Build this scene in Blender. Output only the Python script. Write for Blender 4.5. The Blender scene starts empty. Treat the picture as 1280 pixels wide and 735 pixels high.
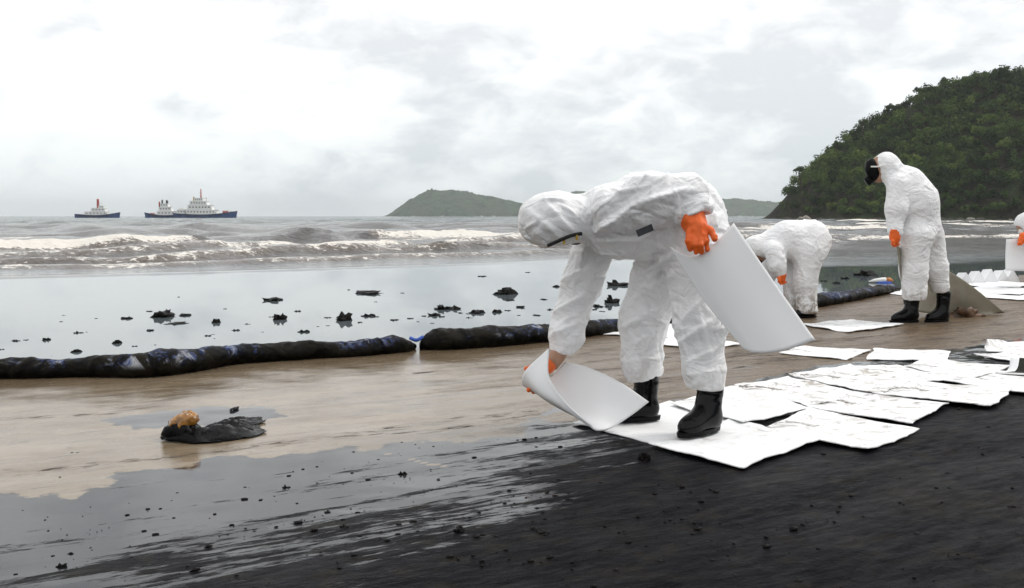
import bpy, math, random
import numpy as np
from math import radians, sin, cos, pi, atan2, sqrt

rng = np.random.default_rng(7)
random.seed(7)
scene = bpy.context.scene

# ------------------------------------------------------------------ camera
CAM_H, FPX, PITCH = 1.02, 1244.0, math.atan(97.5 / 1244.0)
cam_d = bpy.data.cameras.new('camera'); cam = bpy.data.objects.new('camera', cam_d)
scene.collection.objects.link(cam); scene.camera = cam
cam.location = (0, 0, CAM_H); cam.rotation_euler = (pi / 2 - PITCH, 0, 0)
cam_d.sensor_width = 36.0; cam_d.lens = 36.0 * FPX / 1280.0
cam_d.clip_start = 0.05; cam_d.clip_end = 30000

# ------------------------------------------------------------------ sky, sun, exposure
SUN_EL, SUN_AZ = radians(52), radians(75)       # azimuth measured from +Y towards +X
world = bpy.data.worlds.new('World'); scene.world = world; world.use_nodes = True
wt = world.node_tree; wt.nodes.clear()
def wn(t, **k):
    n = wt.nodes.new(t)
    for a, b in k.items(): setattr(n, a, b)
    return n
def wmath(op, a, b=None, clamp=False):
    n = wn('ShaderNodeMath', operation=op, use_clamp=clamp)
    for i, v in enumerate((a, b)):
        if v is None: continue
        if isinstance(v, (int, float)): n.inputs[i].default_value = v
        else: wt.links.new(v, n.inputs[i])
    return n.outputs[0]
sky = wn('ShaderNodeTexSky', sky_type='NISHITA', sun_disc=False, sun_elevation=SUN_EL, sun_rotation=SUN_AZ)
tc = wn('ShaderNodeTexCoord'); sp = wn('ShaderNodeSeparateXYZ'); wt.links.new(tc.outputs['Generated'], sp.inputs[0])
cb = wn('ShaderNodeMapping'); cb.inputs['Scale'].default_value = (1, 1, 2.0); wt.links.new(tc.outputs['Generated'], cb.inputs[0])
def wnoise(scale, detail, rough, dist, off):
    mp = wn('ShaderNodeMapping'); mp.inputs['Location'].default_value = off
    wt.links.new(cb.outputs[0], mp.inputs[0])
    n = wn('ShaderNodeTexNoise'); n.inputs['Scale'].default_value = scale; n.inputs['Detail'].default_value = detail
    n.inputs['Roughness'].default_value = rough; n.inputs['Distortion'].default_value = dist
    wt.links.new(mp.outputs[0], n.inputs['Vector']); return n.outputs[0]
n1 = wnoise(4.2, 8, 0.54, 0.25, (1.7, 2.3, 0.6)); n2 = wnoise(13.0, 8, 0.56, 0.35, (9.0, 2.0, 4.0))
cl = wmath('ADD', wmath('MULTIPLY', n1, 0.54), wmath('MULTIPLY', n2, 0.46))
# cloud deck: brighter where thin; a little dimmer and bluer towards the horizon, as overcast skies are
rp = wn('ShaderNodeValToRGB'); wt.links.new(cl, rp.inputs[0])
e = rp.color_ramp.elements
e[0].position = 0.41; e[0].color = (0.71, 0.73, 0.75, 1)
e[1].position = 0.565; e[1].color = (1.03, 1.025, 1.015, 1)
m = rp.color_ramp.elements.new(0.465); m.color = (0.83, 0.84, 0.85, 1)
m = rp.color_ramp.elements.new(0.515); m.color = (0.955, 0.955, 0.95, 1)
hz = wn('ShaderNodeValToRGB'); wt.links.new(sp.outputs[2], hz.inputs[0])
e = hz.color_ramp.elements
e[0].position = 0.0; e[0].color = (0.70, 0.755, 0.775, 1)
e[1].position = 0.20; e[1].color = (0.97, 0.97, 0.97, 1)
m = hz.color_ramp.elements.new(0.08); m.color = (0.85, 0.88, 0.89, 1)
mul = wn('ShaderNodeMix', data_type='RGBA', blend_type='MULTIPLY'); mul.inputs[0].default_value = 1.0
wt.links.new(rp.outputs[0], mul.inputs[6]); wt.links.new(hz.outputs[0], mul.inputs[7])
sc10 = wn('ShaderNodeVectorMath', operation='SCALE'); sc10.inputs['Scale'].default_value = 13.1
wt.links.new(mul.outputs[2], sc10.inputs[0])
mx = wn('ShaderNodeMix', data_type='RGBA'); mx.inputs[0].default_value = 0.95
wt.links.new(sky.outputs[0], mx.inputs[6]); wt.links.new(sc10.outputs[0], mx.inputs[7])
bg = wn('ShaderNodeBackground'); bg.inputs['Strength'].default_value = 0.1
wt.links.new(mx.outputs[2], bg.inputs['Color'])
wo = wn('ShaderNodeOutputWorld'); wt.links.new(bg.outputs[0], wo.inputs['Surface'])

sun_d = bpy.data.lights.new('sun', 'SUN'); sun = bpy.data.objects.new('sun', sun_d); scene.collection.objects.link(sun)
sun_d.energy = 1.5; sun_d.angle = radians(14); sun_d.color = (1.0, 0.965, 0.91)
sun.rotation_euler = (pi / 2 - SUN_EL, 0, pi - SUN_AZ)
sun.location = (30, 10, 40)

scene.view_settings.view_transform = 'Standard'; scene.view_settings.look = 'None'
scene.view_settings.exposure = 0.0; scene.view_settings.gamma = 1.0
scene.view_settings.use_curve_mapping = False
scene.cycles.use_denoising = True
scene.cycles.max_bounces = 8; scene.cycles.diffuse_bounces = 3; scene.cycles.glossy_bounces = 4; scene.cycles.volume_bounces = 1
scene.cycles.caustics_reflective = False; scene.cycles.caustics_refractive = False
scene.cycles.sample_clamp_indirect = 6.0

# ------------------------------------------------------------------ helpers: rays, noise, polylines
_F = np.array([0, cos(PITCH), -sin(PITCH)]); _U = np.array([0, sin(PITCH), cos(PITCH)]); _R = np.array([1.0, 0, 0])
def ray(x, y):
    return _F + _R * ((x - 640) / FPX) + _U * (-(y - 367.5) / FPX)
def G(x, y, z=0.0):                     # ground point seen at a pixel of the photograph
    d = ray(x, y); t = (z - CAM_H) / d[2]
    return np.array([d[0] * t, d[1] * t, z])
def P(x, y, Y):                         # point at forward distance Y
    d = ray(x, y); t = Y / d[1]
    return np.array([d[0] * t, Y, CAM_H + d[2] * t])
def GL(pts, z=0.0): return np.array([G(x, y, z)[:2] for x, y in pts])

_perm = np.random.default_rng(3).permutation(256).astype(np.int64); _perm = np.concatenate([_perm, _perm, _perm])
_g3 = np.random.default_rng(4).normal(size=(256, 3)); _g3 /= np.linalg.norm(_g3, axis=1)[:, None]
def perlin(p):
    p = np.asarray(p, float); i = np.floor(p).astype(np.int64); f = p - i; i &= 255
    u = f * f * f * (f * (f * 6 - 15) + 10); out = 0
    for dx in (0, 1):
        for dy in (0, 1):
            for dz in (0, 1):
                h = _perm[_perm[_perm[(i[..., 0] + dx) & 255] + ((i[..., 1] + dy) & 255)] + ((i[..., 2] + dz) & 255)]
                g = _g3[h]; d = (g * (f - (dx, dy, dz))).sum(-1)
                w = (u[..., 0] if dx else 1 - u[..., 0]) * (u[..., 1] if dy else 1 - u[..., 1]) * (u[..., 2] if dz else 1 - u[..., 2])
                out = out + w * d
    return out * 1.6
def fbm(p, o=4, l=2.1, g=0.5):
    a, s = 1.0, 0
    p = np.asarray(p, float)
    for _ in range(o): s = s + a * perlin(p); p = p * l + 17.3; a *= g
    return s
def sstep(a, b, x):
    t = np.clip((x - a) / (b - a), 0, 1); return t * t * (3 - 2 * t)
def psd(Q, L):                          # signed distance to polyline (left side positive), parameter 0..1, pixels-free
    Q = np.asarray(Q, float); L = np.asarray(L, float)
    best = np.full(len(Q), 1e9); sg = np.ones(len(Q)); par = np.zeros(len(Q)); n = len(L) - 1
    for k in range(n):
        a, b = L[k], L[k + 1]; ab = b - a; ap = Q - a
        t = np.clip((ap @ ab) / (ab @ ab), 0, 1); dd = ap - t[:, None] * ab
        d = np.sqrt((dd ** 2).sum(1)); c = ab[0] * ap[:, 1] - ab[1] * ap[:, 0]
        mk_ = d < best - 1e-9
        best = np.where(mk_, d, best); sg = np.where(mk_, np.sign(c) + (c == 0), sg); par = np.where(mk_, (k + t) / n, par)
    return best * sg, par

# ------------------------------------------------------------------ helpers: objects
OFF = {}
def mk(name, V, F, mat, parent=None, loc=None, smooth=True, attrs=None):
    V = np.asarray(V, float)
    if parent is not None: off = OFF[parent.name]
    else: off = np.zeros(3) if loc is None else np.asarray(loc, float)
    me = bpy.data.meshes.new(name)
    if isinstance(F, np.ndarray):
        n, k = F.shape; W = V - off
        me.vertices.add(len(W)); me.vertices.foreach_set('co', W.astype(np.float32).ravel())
        me.loops.add(n * k); me.loops.foreach_set('vertex_index', F.astype(np.int32).ravel())
        me.polygons.add(n); me.polygons.foreach_set('loop_start', np.arange(0, n * k, k, dtype=np.int32))
        me.update(calc_edges=True)
    else:
        me.from_pydata([tuple(v) for v in (V - off)], [], F)
    if smooth: me.polygons.foreach_set('use_smooth', np.ones(len(me.polygons), bool))
    if attrs:
        for k_, a in attrs.items():
            at = me.attributes.new(k_, 'FLOAT', 'POINT'); at.data.foreach_set('value', np.asarray(a, np.float32))
    for m_ in (mat if isinstance(mat, (list, tuple)) else [mat]): me.materials.append(m_)
    me.validate()
    o = bpy.data.objects.new(name, me); scene.collection.objects.link(o)
    if parent is not None: o.parent = parent
    else: o.location = off
    OFF[o.name] = off
    return o
def root(name, loc, label, cat, group=None):
    o = bpy.data.objects.new(name, None); scene.collection.objects.link(o); o.location = loc
    o.empty_display_size = 0.1; OFF[o.name] = np.asarray(loc, float)
    return tag(o, label, cat, group)
def tag(o, label, cat, group=None):
    o['label'] = label; o['category'] = cat
    if group: o['group'] = group
    return o
def merge(*parts):
    V, F, b = [], [], 0
    for v, f in parts:
        V.append(np.asarray(v, float)); F += [tuple(int(i) + b for i in q) for q in f]; b += len(v)
    return np.concatenate(V), F
def box(c, s, rot=0.0):
    x, y, z = np.array(s) / 2; v = np.array([[a * x, b * y, d * z] for d in (-1, 1) for a, b in ((-1, -1), (1, -1), (1, 1), (-1, 1))], float)
    if rot: r = np.array([[cos(rot), -sin(rot), 0], [sin(rot), cos(rot), 0], [0, 0, 1]]); v = v @ r.T
    return v + np.array(c), [(3, 2, 1, 0), (4, 5, 6, 7), (0, 1, 5, 4), (1, 2, 6, 5), (2, 3, 7, 6), (3, 0, 4, 7)]
def tube(pts, rad, n=10, cap=True):
    pts = np.asarray(pts, float); rad = np.broadcast_to(np.asarray(rad, float), (len(pts),)); V = []
    T = np.gradient(pts, axis=0); T /= np.linalg.norm(T, axis=1)[:, None]
    for p, t, r in zip(pts, T, rad):
        a = np.array([0, 0, 1.0]) if abs(t[2]) < 0.9 else np.array([1.0, 0, 0])
        u = np.cross(t, a); u /= np.linalg.norm(u); w = np.cross(u, t)
        for k in range(n): V.append(p + r * (cos(2 * pi * k / n) * u + sin(2 * pi * k / n) * w))
    F = [(i * n + k, i * n + (k + 1) % n, (i + 1) * n + (k + 1) % n, (i + 1) * n + k) for i in range(len(pts) - 1) for k in range(n)]
    if cap: F += [tuple(range(n))[::-1], tuple((len(pts) - 1) * n + k for k in range(n))]
    return np.array(V), F
def catmull(C, n):                      # C (k,d) control points -> n samples through them
    C = np.asarray(C, float); k = len(C); E = np.concatenate([[2 * C[0] - C[1]], C, [2 * C[-1] - C[-2]]])
    u = np.linspace(0, k - 1, n); i = np.minimum(u.astype(int), k - 2); t = (u - i)[:, None]
    p0, p1, p2, p3 = E[i], E[i + 1], E[i + 2], E[i + 3]
    return 0.5 * (2 * p1 + (p2 - p0) * t + (2 * p0 - 5 * p1 + 4 * p2 - p3) * t ** 2 + (3 * p1 - p0 - 3 * p2 + p3) * t ** 3)
def grid_faces(a, b):
    i, j = np.meshgrid(np.arange(a - 1), np.arange(b - 1), indexing='ij'); q = (i * b + j).ravel()
    return np.stack([q, q + b, q + b + 1, q + 1], 1)
def sheet(S, th):                       # S (a,b,3) surface -> thick sheet
    a, b, _ = S.shape
    du = np.gradient(S, axis=0); dv = np.gradient(S, axis=1); N = np.cross(du, dv); N /= np.linalg.norm(N, axis=2)[..., None] + 1e-12
    V = np.concatenate([(S + N * th / 2).reshape(-1, 3), (S - N * th / 2).reshape(-1, 3)])
    F = [tuple(q) for q in grid_faces(a, b)] + [tuple(x + a * b for x in q[::-1]) for q in grid_faces(a, b)]
    rim = [i * b for i in range(a)] + [(a - 1) * b + j for j in range(1, b)] + [i * b + b - 1 for i in range(a - 2, -1, -1)] + [j for j in range(b - 2, 0, -1)]
    for k in range(len(rim)):
        p, q = rim[k], rim[(k + 1) % len(rim)]; F.append((q, p, p + a * b, q + a * b))
    return V, F

# ------------------------------------------------------------------ helpers: signed distance bodies -> one mesh
def s_cone(p, a, b, ra, rb):
    a, b = np.asarray(a, np.float32), np.asarray(b, np.float32); ab = b - a; L2 = float(ab @ ab) + 1e-9
    t = np.clip(((p - a) @ ab) / L2, 0, 1); d = p - (a + t[..., None] * ab)
    return np.sqrt((d * d).sum(-1)) - (ra + (rb - ra) * t)
def s_ell(p, c, r, rot=None):
    q = p - np.asarray(c, np.float32)
    if rot is not None: q = q @ np.asarray(rot, np.float32)
    r = np.asarray(r, np.float32); k0 = np.sqrt(((q / r) ** 2).sum(-1)); return (k0 - 1) * float(r.min())
def smin(a, b, k):
    h = np.clip(0.5 + 0.5 * (b - a) / k, 0, 1); return b + (a - b) * h - k * h * (1 - h)
def nets(fn, lo, hi, h):
    lo = np.asarray(lo, float); n = np.ceil((np.asarray(hi) - lo) / h).astype(int) + 1
    ax = [lo[i] + h * np.arange(n[i]) for i in range(3)]
    p = np.stack(np.meshgrid(*ax, indexing='ij'), -1).astype(np.float32); D = fn(p); S = D < 0
    c = S[:-1, :-1, :-1].astype(np.int8); cnt = np.zeros_like(c)
    for dx in (0, 1):
        for dy in (0, 1):
            for dz in (0, 1): cnt += S[dx:n[0] - 1 + dx, dy:n[1] - 1 + dy, dz:n[2] - 1 + dz]
    act = (cnt > 0) & (cnt < 8); idx = np.full(act.shape, -1, np.int64); I = np.argwhere(act); idx[act] = np.arange(len(I))
    acc = np.zeros((len(I), 3)); w = np.zeros(len(I)); cor = [(x, y, z) for x in (0, 1) for y in (0, 1) for z in (0, 1)]
    for ai in range(8):
        for k in range(3):
            if cor[ai][k]: continue
            ca = np.array(cor[ai]); cbx = ca.copy(); cbx[k] = 1
            A = D[tuple((I + ca).T)]; B = D[tuple((I + cbx).T)]; mk_ = (A < 0) != (B < 0)
            t = A / np.where(mk_, A - B, 1); q = ca[None] + (cbx - ca)[None] * t[:, None]
            acc[mk_] += q[mk_]; w[mk_] += 1
    V = lo + h * (I + acc / w[:, None]); Fs = []
    for k in range(3):
        sl0 = [slice(None)] * 3; sl1 = [slice(None)] * 3; sl0[k] = slice(0, -1); sl1[k] = slice(1, None)
        ch = S[tuple(sl0)] != S[tuple(sl1)]; E = np.argwhere(ch); u, v = (k + 1) % 3, (k + 2) % 3
        ok = (E[:, u] > 0) & (E[:, v] > 0) & (E[:, u] < n[u] - 1) & (E[:, v] < n[v] - 1); E = E[ok]
        du = np.zeros(3, int); du[u] = 1; dv = np.zeros(3, int); dv[v] = 1
        q = np.stack([idx[tuple((E - du - dv).T)], idx[tuple((E - dv).T)], idx[tuple(E.T)], idx[tuple((E - du).T)]], 1)
        fl = ~S[tuple(E.T)]; q[fl] = q[fl][:, ::-1]; Fs.append(q)
    F = np.concatenate(Fs); F = F[(F >= 0).all(1)]
    return V, F
def vnormals(V, F):
    n = np.cross(V[F[:, 2]] - V[F[:, 0]], V[F[:, 3]] - V[F[:, 1]]); N = np.zeros_like(V)
    for k in range(4): np.add.at(N, F[:, k], n)
    return N / (np.linalg.norm(N, axis=1)[:, None] + 1e-12)
def relax(V, F, it=2):
    for _ in range(it):
        A = np.zeros_like(V); c = np.zeros(len(V))
        for k in range(4):
            np.add.at(A, F[:, k], V[F[:, (k + 1) % 4]]); np.add.at(c, F[:, k], 1)
            np.add.at(A, F[:, k], V[F[:, (k - 1) % 4]]); np.add.at(c, F[:, k], 1)
        V = 0.5 * V + 0.5 * A / np.maximum(c, 1)[:, None]
    return V

# ------------------------------------------------------------------ helpers: materials
class M:
    def __init__(s, name):
        s.m = bpy.data.materials.new(name); s.m.use_nodes = True; s.t = s.m.node_tree; s.t.nodes.clear()
        s.out = s.t.nodes.new('ShaderNodeOutputMaterial')
    def n(s, t, **k):
        n = s.t.nodes.new(t)
        for a, b in k.items(): setattr(n, a, b)
        return n
    def put(s, sock, v):
        if v is None: return
        if isinstance(v, bpy.types.NodeSocket): s.t.links.new(v, sock)
        elif isinstance(v, tuple) and len(v) == 3 and sock.type == 'RGBA': sock.default_value = (*v, 1)
        else: sock.default_value = v
    def math(s, op, a, b=None, clamp=False):
        n = s.n('ShaderNodeMath', operation=op, use_clamp=clamp); s.put(n.inputs[0], a); s.put(n.inputs[1], b); return n.outputs[0]
    def pos(s, scale=(1, 1, 1), rot=0.0, loc=(0, 0, 0), obj=False):
        if obj: src = s.n('ShaderNodeTexCoord').outputs['Object']
        else: src = s.n('ShaderNodeNewGeometry').outputs['Position']
        if rot:
            r = s.n('ShaderNodeVectorRotate', rotation_type='Z_AXIS'); s.put(r.inputs['Vector'], src); r.inputs['Angle'].default_value = rot; src = r.outputs[0]
        mp = s.n('ShaderNodeMapping'); mp.inputs['Scale'].default_value = scale; mp.inputs['Location'].default_value = loc; s.put(mp.inputs[0], src)
        return mp.outputs[0]
    def noise(s, vec, scale, detail=4, rough=0.55, dist=0.0, ty='FBM'):
        n = s.n('ShaderNodeTexNoise'); n.inputs['Scale'].default_value = scale; n.inputs['Detail'].default_value = detail
        n.inputs['Roughness'].default_value = rough; n.inputs['Distortion'].default_value = dist; s.put(n.inputs['Vector'], vec); return n.outputs[0]
    def ss(s, a, b, x):
        n = s.n('ShaderNodeMapRange', interpolation_type='SMOOTHSTEP'); s.put(n.inputs[0], x); n.inputs[1].default_value = a; n.inputs[2].default_value = b; return n.outputs[0]
    def lin(s, a, b, c, d, x):
        n = s.n('ShaderNodeMapRange'); s.put(n.inputs[0], x)
        for i, v in enumerate((a, b, c, d)): n.inputs[i + 1].default_value = v
        return n.outputs[0]
    def mix(s, f, a, b):
        n = s.n('ShaderNodeMix', data_type='RGBA'); s.put(n.inputs[0], f); s.put(n.inputs[6], a); s.put(n.inputs[7], b); return n.outputs[2]
    def mixf(s, f, a, b):
        n = s.n('ShaderNodeMix', data_type='FLOAT'); s.put(n.inputs[0], f); s.put(n.inputs[2], a); s.put(n.inputs[3], b); return n.outputs[0]
    def attr(s, name): return s.n('ShaderNodeAttribute', attribute_name=name).outputs['Fac']
    def bump(s, h, strength, dist, prev=None):
        n = s.n('ShaderNodeBump'); s.put(n.inputs['Strength'], strength); n.inputs['Distance'].default_value = dist; s.put(n.inputs['Height'], h)
        if prev is not None: s.put(n.inputs['Normal'], prev)
        return n.outputs[0]
    def bsdf(s, color, rough=0.5, spec=0.5, ior=1.45, normal=None, metal=0.0, trans=None, coat=None):
        b = s.n('ShaderNodeBsdfPrincipled'); s.put(b.inputs['Base Color'], color); s.put(b.inputs['Roughness'], rough)
        s.put(b.inputs['Specular IOR Level'], spec); b.inputs['IOR'].default_value = ior; s.put(b.inputs['Normal'], normal); s.put(b.inputs['Metallic'], metal)
        if coat: b.inputs['Coat Weight'].default_value = coat; b.inputs['Coat Roughness'].default_value = 0.05
        return b.outputs[0]
    def done(s, sh): s.t.links.new(sh, s.out.inputs['Surface']); return s.m
def simple(name, c, rough=0.5, spec=0.5, var=0.15, scale=8, metal=0.0, bump=0.0, coat=None):
    q = M(name); v = q.pos(obj=True); f = q.noise(v, scale, 5, 0.6)
    c0 = tuple(x * (1 - var) for x in c); c1 = tuple(min(1, x * (1 + var)) for x in c)
    col = q.mix(q.ss(0.3, 0.7, f), c0, c1)
    nm = q.bump(q.noise(v, scale * 4, 4), bump, 0.01) if bump else None
    return q.done(q.bsdf(col, q.lin(0.3, 0.7, rough * 0.85, min(1, rough * 1.15), f), spec, normal=nm, metal=metal, coat=coat))

# ================================================================== THE SETTING
SHORE_PX = [(-900, 520), (-300, 482), (0, 464), (130, 459), (260, 444), (420, 437), (515, 431), (600, 424), (690, 416), (760, 409), (860, 397), (940, 386), (1020, 374), (1110, 360), (1200, 348), (1290, 341), (1500, 328), (2000, 305)]
SHORE = GL(SHORE_PX)
SWASH = GL([(-900, 362), (-200, 352), (0, 347), (250, 341), (540, 332), (760, 326), (900, 328), (1000, 334), (1150, 334), (1280, 330), (1600, 312)])
FILM = GL([(-900, 640), (-200, 612), (0, 615), (90, 622), (135, 607), (141, 590), (240, 583), (252, 572), (305, 570), (345, 571), (400, 566), (440, 558), (462, 563), (500, 553), (600, 551), (648, 545), (652, 532), (668, 523), (700, 528), (735, 525), (830, 505), (900, 490), (960, 470), (1030, 456), (1110, 449), (1190, 436), (1240, 428), (1300, 420), (1600, 400)])
OIL = GL([(-900, 900), (-200, 790), (0, 735), (200, 690), (330, 652), (480, 606), (560, 572), (680, 548), (740, 540), (830, 530), (930, 505), (1030, 472), (1110, 455), (1200, 440), (1300, 424), (1600, 402)])
LINES = [GL([(-200, 628), (0, 594), (90, 583), (200, 573), (300, 560), (400, 549), (520, 540), (640, 524), (720, 508), (830, 492)]),
         GL([(500, 468), (560, 463), (640, 459), (700, 457), (790, 448), (900, 447), (1000, 443)]),
         GL([(-100, 530), (0, 524), (120, 519), (200, 508)]), GL([(400, 548), (560, 525), (690, 512)]),
         GL([(900, 440), (1000, 428), (1130, 417), (1250, 405)]), GL([(880, 470), (960, 452), (1080, 445)])]

def axis(lo, hi, d, far, g):
    a = [lo]; 
    while a[-1] < hi: a.append(a[-1] + d)
    s = d
    while a[-1] < far: s *= g; a.append(a[-1] + s)
    b = []; s = d; x = lo
    while x > -far: s *= g; x -= s; b.append(x)
    return np.array(b[::-1] + a)
gx = axis(-4.2, 6.0, 0.028, 9000, 1.12); gy = axis(2.3, 9.0, 0.028, 9000, 1.10)
X, Y = np.meshgrid(gx, gy, indexing='ij'); Q = np.stack([X.ravel(), Y.ravel()], 1)
s_sh, _ = psd(Q, SHORE); s_fi = -psd(Q, FILM)[0]; s_oi = -psd(Q, OIL)[0]
pc = G(250, 521)[:2]; el = np.array([0.42, 0.26]); dq = (Q - pc); an = radians(18)
dq = np.stack([dq[:, 0] * cos(an) + dq[:, 1] * sin(an), -dq[:, 0] * sin(an) + dq[:, 1] * cos(an)], 1)
s_fi = np.maximum(s_fi, (1 - np.sqrt(((dq / el) ** 2).sum(1))) * 0.22)
s_ln = np.min([np.abs(psd(Q, L)[0]) for L in LINES], axis=0)
near = np.exp(-np.maximum(np.hypot(Q[:, 0], Q[:, 1] - 4) - 9, 0) / 4)
q3 = np.stack([Q[:, 0], Q[:, 1], 0 * Q[:, 0]], 1)
rel = (fbm(q3 * (2.0, 2.0, 1), 3) * 0.006 + perlin(q3 * (14, 14, 1)) * 0.0022 * sstep(-0.1, 0.4, s_oi)) * near * sstep(0.05, -0.3, np.minimum(np.abs(s_fi) * 0 + s_sh, 1))
rel *= np.where((s_fi > 0) & (s_oi < 0), 0.35, 1.0)
zg = rel - 0.035 * sstep(-0.25, 0.1, s_sh) - 0.03 * np.clip(s_sh, 0, 100) * (s_sh > 0)
zg = np.where(Q[:, 0] > 60, np.minimum(zg, -0.03), zg)

g = M('beach_sand')
vs = g.pos((1, 1, 1)); TH = radians(-30)
st1 = g.noise(g.pos((0.55, 3.2, 1), TH), 1.6, 7, 0.62, 0.4); st2 = g.noise(g.pos((1.0, 7.0, 1), TH, (3, 1, 0)), 3.2, 6, 0.65, 0.3)
big = g.noise(vs, 0.9, 4, 0.5); fine = g.noise(vs, 55, 3, 0.6); mid = g.noise(vs, 7, 5, 0.6); grain = g.noise(vs, 260, 2, 0.6)
fi = g.attr('film'); oi = g.attr('oil'); ln = g.attr('streak'); se = g.attr('sea')
fmask = g.ss(-0.012, 0.02, g.math('ADD', fi, g.lin(0, 1, -0.14, 0.14, mid)))
o1 = g.math('ADD', g.math('MULTIPLY', oi, g.mixf(g.ss(0.2, 1.2, oi), 1.0, 2.2)), g.lin(0.25, 0.75, -1.35, 1.05, st1)); o1 = g.math('ADD', o1, g.lin(0.25, 0.75, -0.55, 0.55, st2)); st3 = g.noise(g.pos((1.0, 4.5, 1), TH, (8, 5, 0)), 11, 6, 0.7, 0.3); o1 = g.math('ADD', o1, g.lin(0.3, 0.7, -0.42, 0.42, st3))
omask = g.math('MULTIPLY', g.ss(-0.15, 0.38, o1), g.ss(-0.05, 0.1, fi))
st3_ = g.noise(g.pos((0.8, 3.0, 1), TH, (8, 5, 0)), 9, 6, 0.7, 0.4)
lmask = g.math('MULTIPLY', g.ss(0.075, 0.0, g.math('ADD', ln, g.lin(0.3, 0.7, -0.03, 0.05, st2))), g.ss(0.46, 0.60, st3_))
sand = g.mix(g.ss(0.35, 0.65, st1), (0.165, 0.122, 0.076), (0.275, 0.222, 0.158))
sand = g.mix(g.ss(0.45, 0.7, big), sand, (0.20, 0.155, 0.105))
stain = g.math('MULTIPLY', g.ss(0.56, 0.70, st2), 0.75); sand = g.mix(stain, sand, (0.045, 0.034, 0.025))
# dark wet sand with oil stain next to the boom and on the worker side of the beach
sand = g.mix(g.math('MULTIPLY', g.ss(-1.1, -0.15, g.math('ADD', se, g.lin(0.3, 0.7, -0.35, 0.35, st1))), 0.85), sand, (0.085, 0.055, 0.03))
xr = g.n('ShaderNodeSeparateXYZ'); g.put(xr.inputs[0], vs)
right = g.ss(-0.5, 1.2, g.math('ADD', xr.outputs[0], g.lin(0.3, 0.7, -0.6, 0.6, st1)))
sand = g.mix(g.math('MULTIPLY', right, 0.7), sand, g.mix(g.ss(0.35, 0.62, st2), (0.048, 0.032, 0.022), (0.175, 0.118, 0.072))); sand = g.mix(g.math('MULTIPLY', g.math('MULTIPLY', right, g.ss(0.50, 0.60, g.math('ADD', g.math('MULTIPLY', st1, 0.55), g.math('MULTIPLY', st3, 0.45)))), 0.85), sand, (0.018, 0.014, 0.012))
sand = g.mix(lmask, sand, (0.02, 0.015, 0.012))
sand = g.mix(g.math('MULTIPLY', g.ss(0.60, 0.68, st3), g.ss(0.48, 0.6, st1)), sand, (0.06, 0.042, 0.028)); sand = g.mix(g.math('MULTIPLY', g.ss(0.5, 0.62, mid), 0.35), sand, (0.13, 0.095, 0.06)); film_c = g.mix(st1, (0.016, 0.019, 0.024), (0.042, 0.044, 0.047))
oil_c = g.mix(g.ss(0.55, 0.75, big), (0.004, 0.004, 0.0058), (0.010, 0.0085, 0.006)); oil_c = g.mix(g.math('MULTIPLY', g.ss(0.52, 0.66, mid), 0.7), oil_c, (0.015, 0.0125, 0.008)); oil_c = g.mix(g.math('MULTIPLY', g.ss(0.55, 0.7, st2), 0.6), oil_c, (0.016, 0.016, 0.019)); oil_c = g.mix(g.ss(0.58, 0.68, st3), oil_c, (0.003, 0.003, 0.0035)); oil_c = g.mix(g.ss(0.60, 0.68, g.noise(vs, 16, 6, 0.75)), oil_c, (0.001, 0.001, 0.001)); oil_c = g.mix(g.ss(0.55, 0.8, fine), oil_c, (0.004, 0.004, 0.0045))
oil_c = g.mix(g.ss(0.70, 0.76, grain), oil_c, (0.05, 0.045, 0.04))
col = g.mix(omask, g.mix(fmask, sand, film_c), oil_c)
sr = g.mixf(right, g.lin(0.3, 0.7, 0.05, 0.17, st1), g.lin(0.35, 0.65, 0.10, 0.5, st1)); ro = g.mixf(fmask, sr, g.lin(0.3, 0.7, 0.02, 0.09, st2))
ro = g.mixf(omask, ro, g.lin(0.38, 0.62, 0.52, 0.40, st3_))
spc = g.mixf(omask, g.mixf(fmask, g.mixf(right, 0.5, 0.22), 0.5), g.lin(0.38, 0.62, 0.02, 0.10, g.math('ADD', g.math('MULTIPLY', st1, 0.6), g.math('MULTIPLY', st3_, 0.4))))
dk = g.math('MULTIPLY', g.math('MAXIMUM', lmask, g.math('MULTIPLY', g.ss(0.60, 0.68, st3), g.ss(0.44, 0.56, st1))), g.math('SUBTRACT', 1.0, fmask))
spc = g.mixf(dk, spc, 0.10); ro = g.mixf(dk, ro, 0.6)
bh = g.math('ADD', g.math('MULTIPLY', fine, 0.7), g.math('MULTIPLY', grain, 0.35))
nm = g.bump(bh, g.mixf(omask, g.mixf(fmask, g.mixf(right, 0.06, 0.30), 0.006), 0.6), 0.012)
nm = g.bump(st2, g.mixf(fmask, g.mixf(right, 0.06, 0.4), g.mixf(omask, 0.012, 0.3)), 0.03, nm); nm = g.bump(g.noise(vs, 22, 6, 0.7), g.math('MULTIPLY', omask, 0.4), 0.02, nm)
ground_mat = g.done(g.bsdf(col, ro, spc, 1.36, nm))
beach = mk('beach', np.stack([Q[:, 0], Q[:, 1], zg], 1), grid_faces(len(gx), len(gy)), ground_mat, attrs={'film': s_fi, 'oil': s_oi, 'streak': s_ln, 'sea': s_sh})
beach['kind'] = 'structure'; beach['label'] = 'wet tan sand and black oil soaked sand of the beach'

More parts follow.
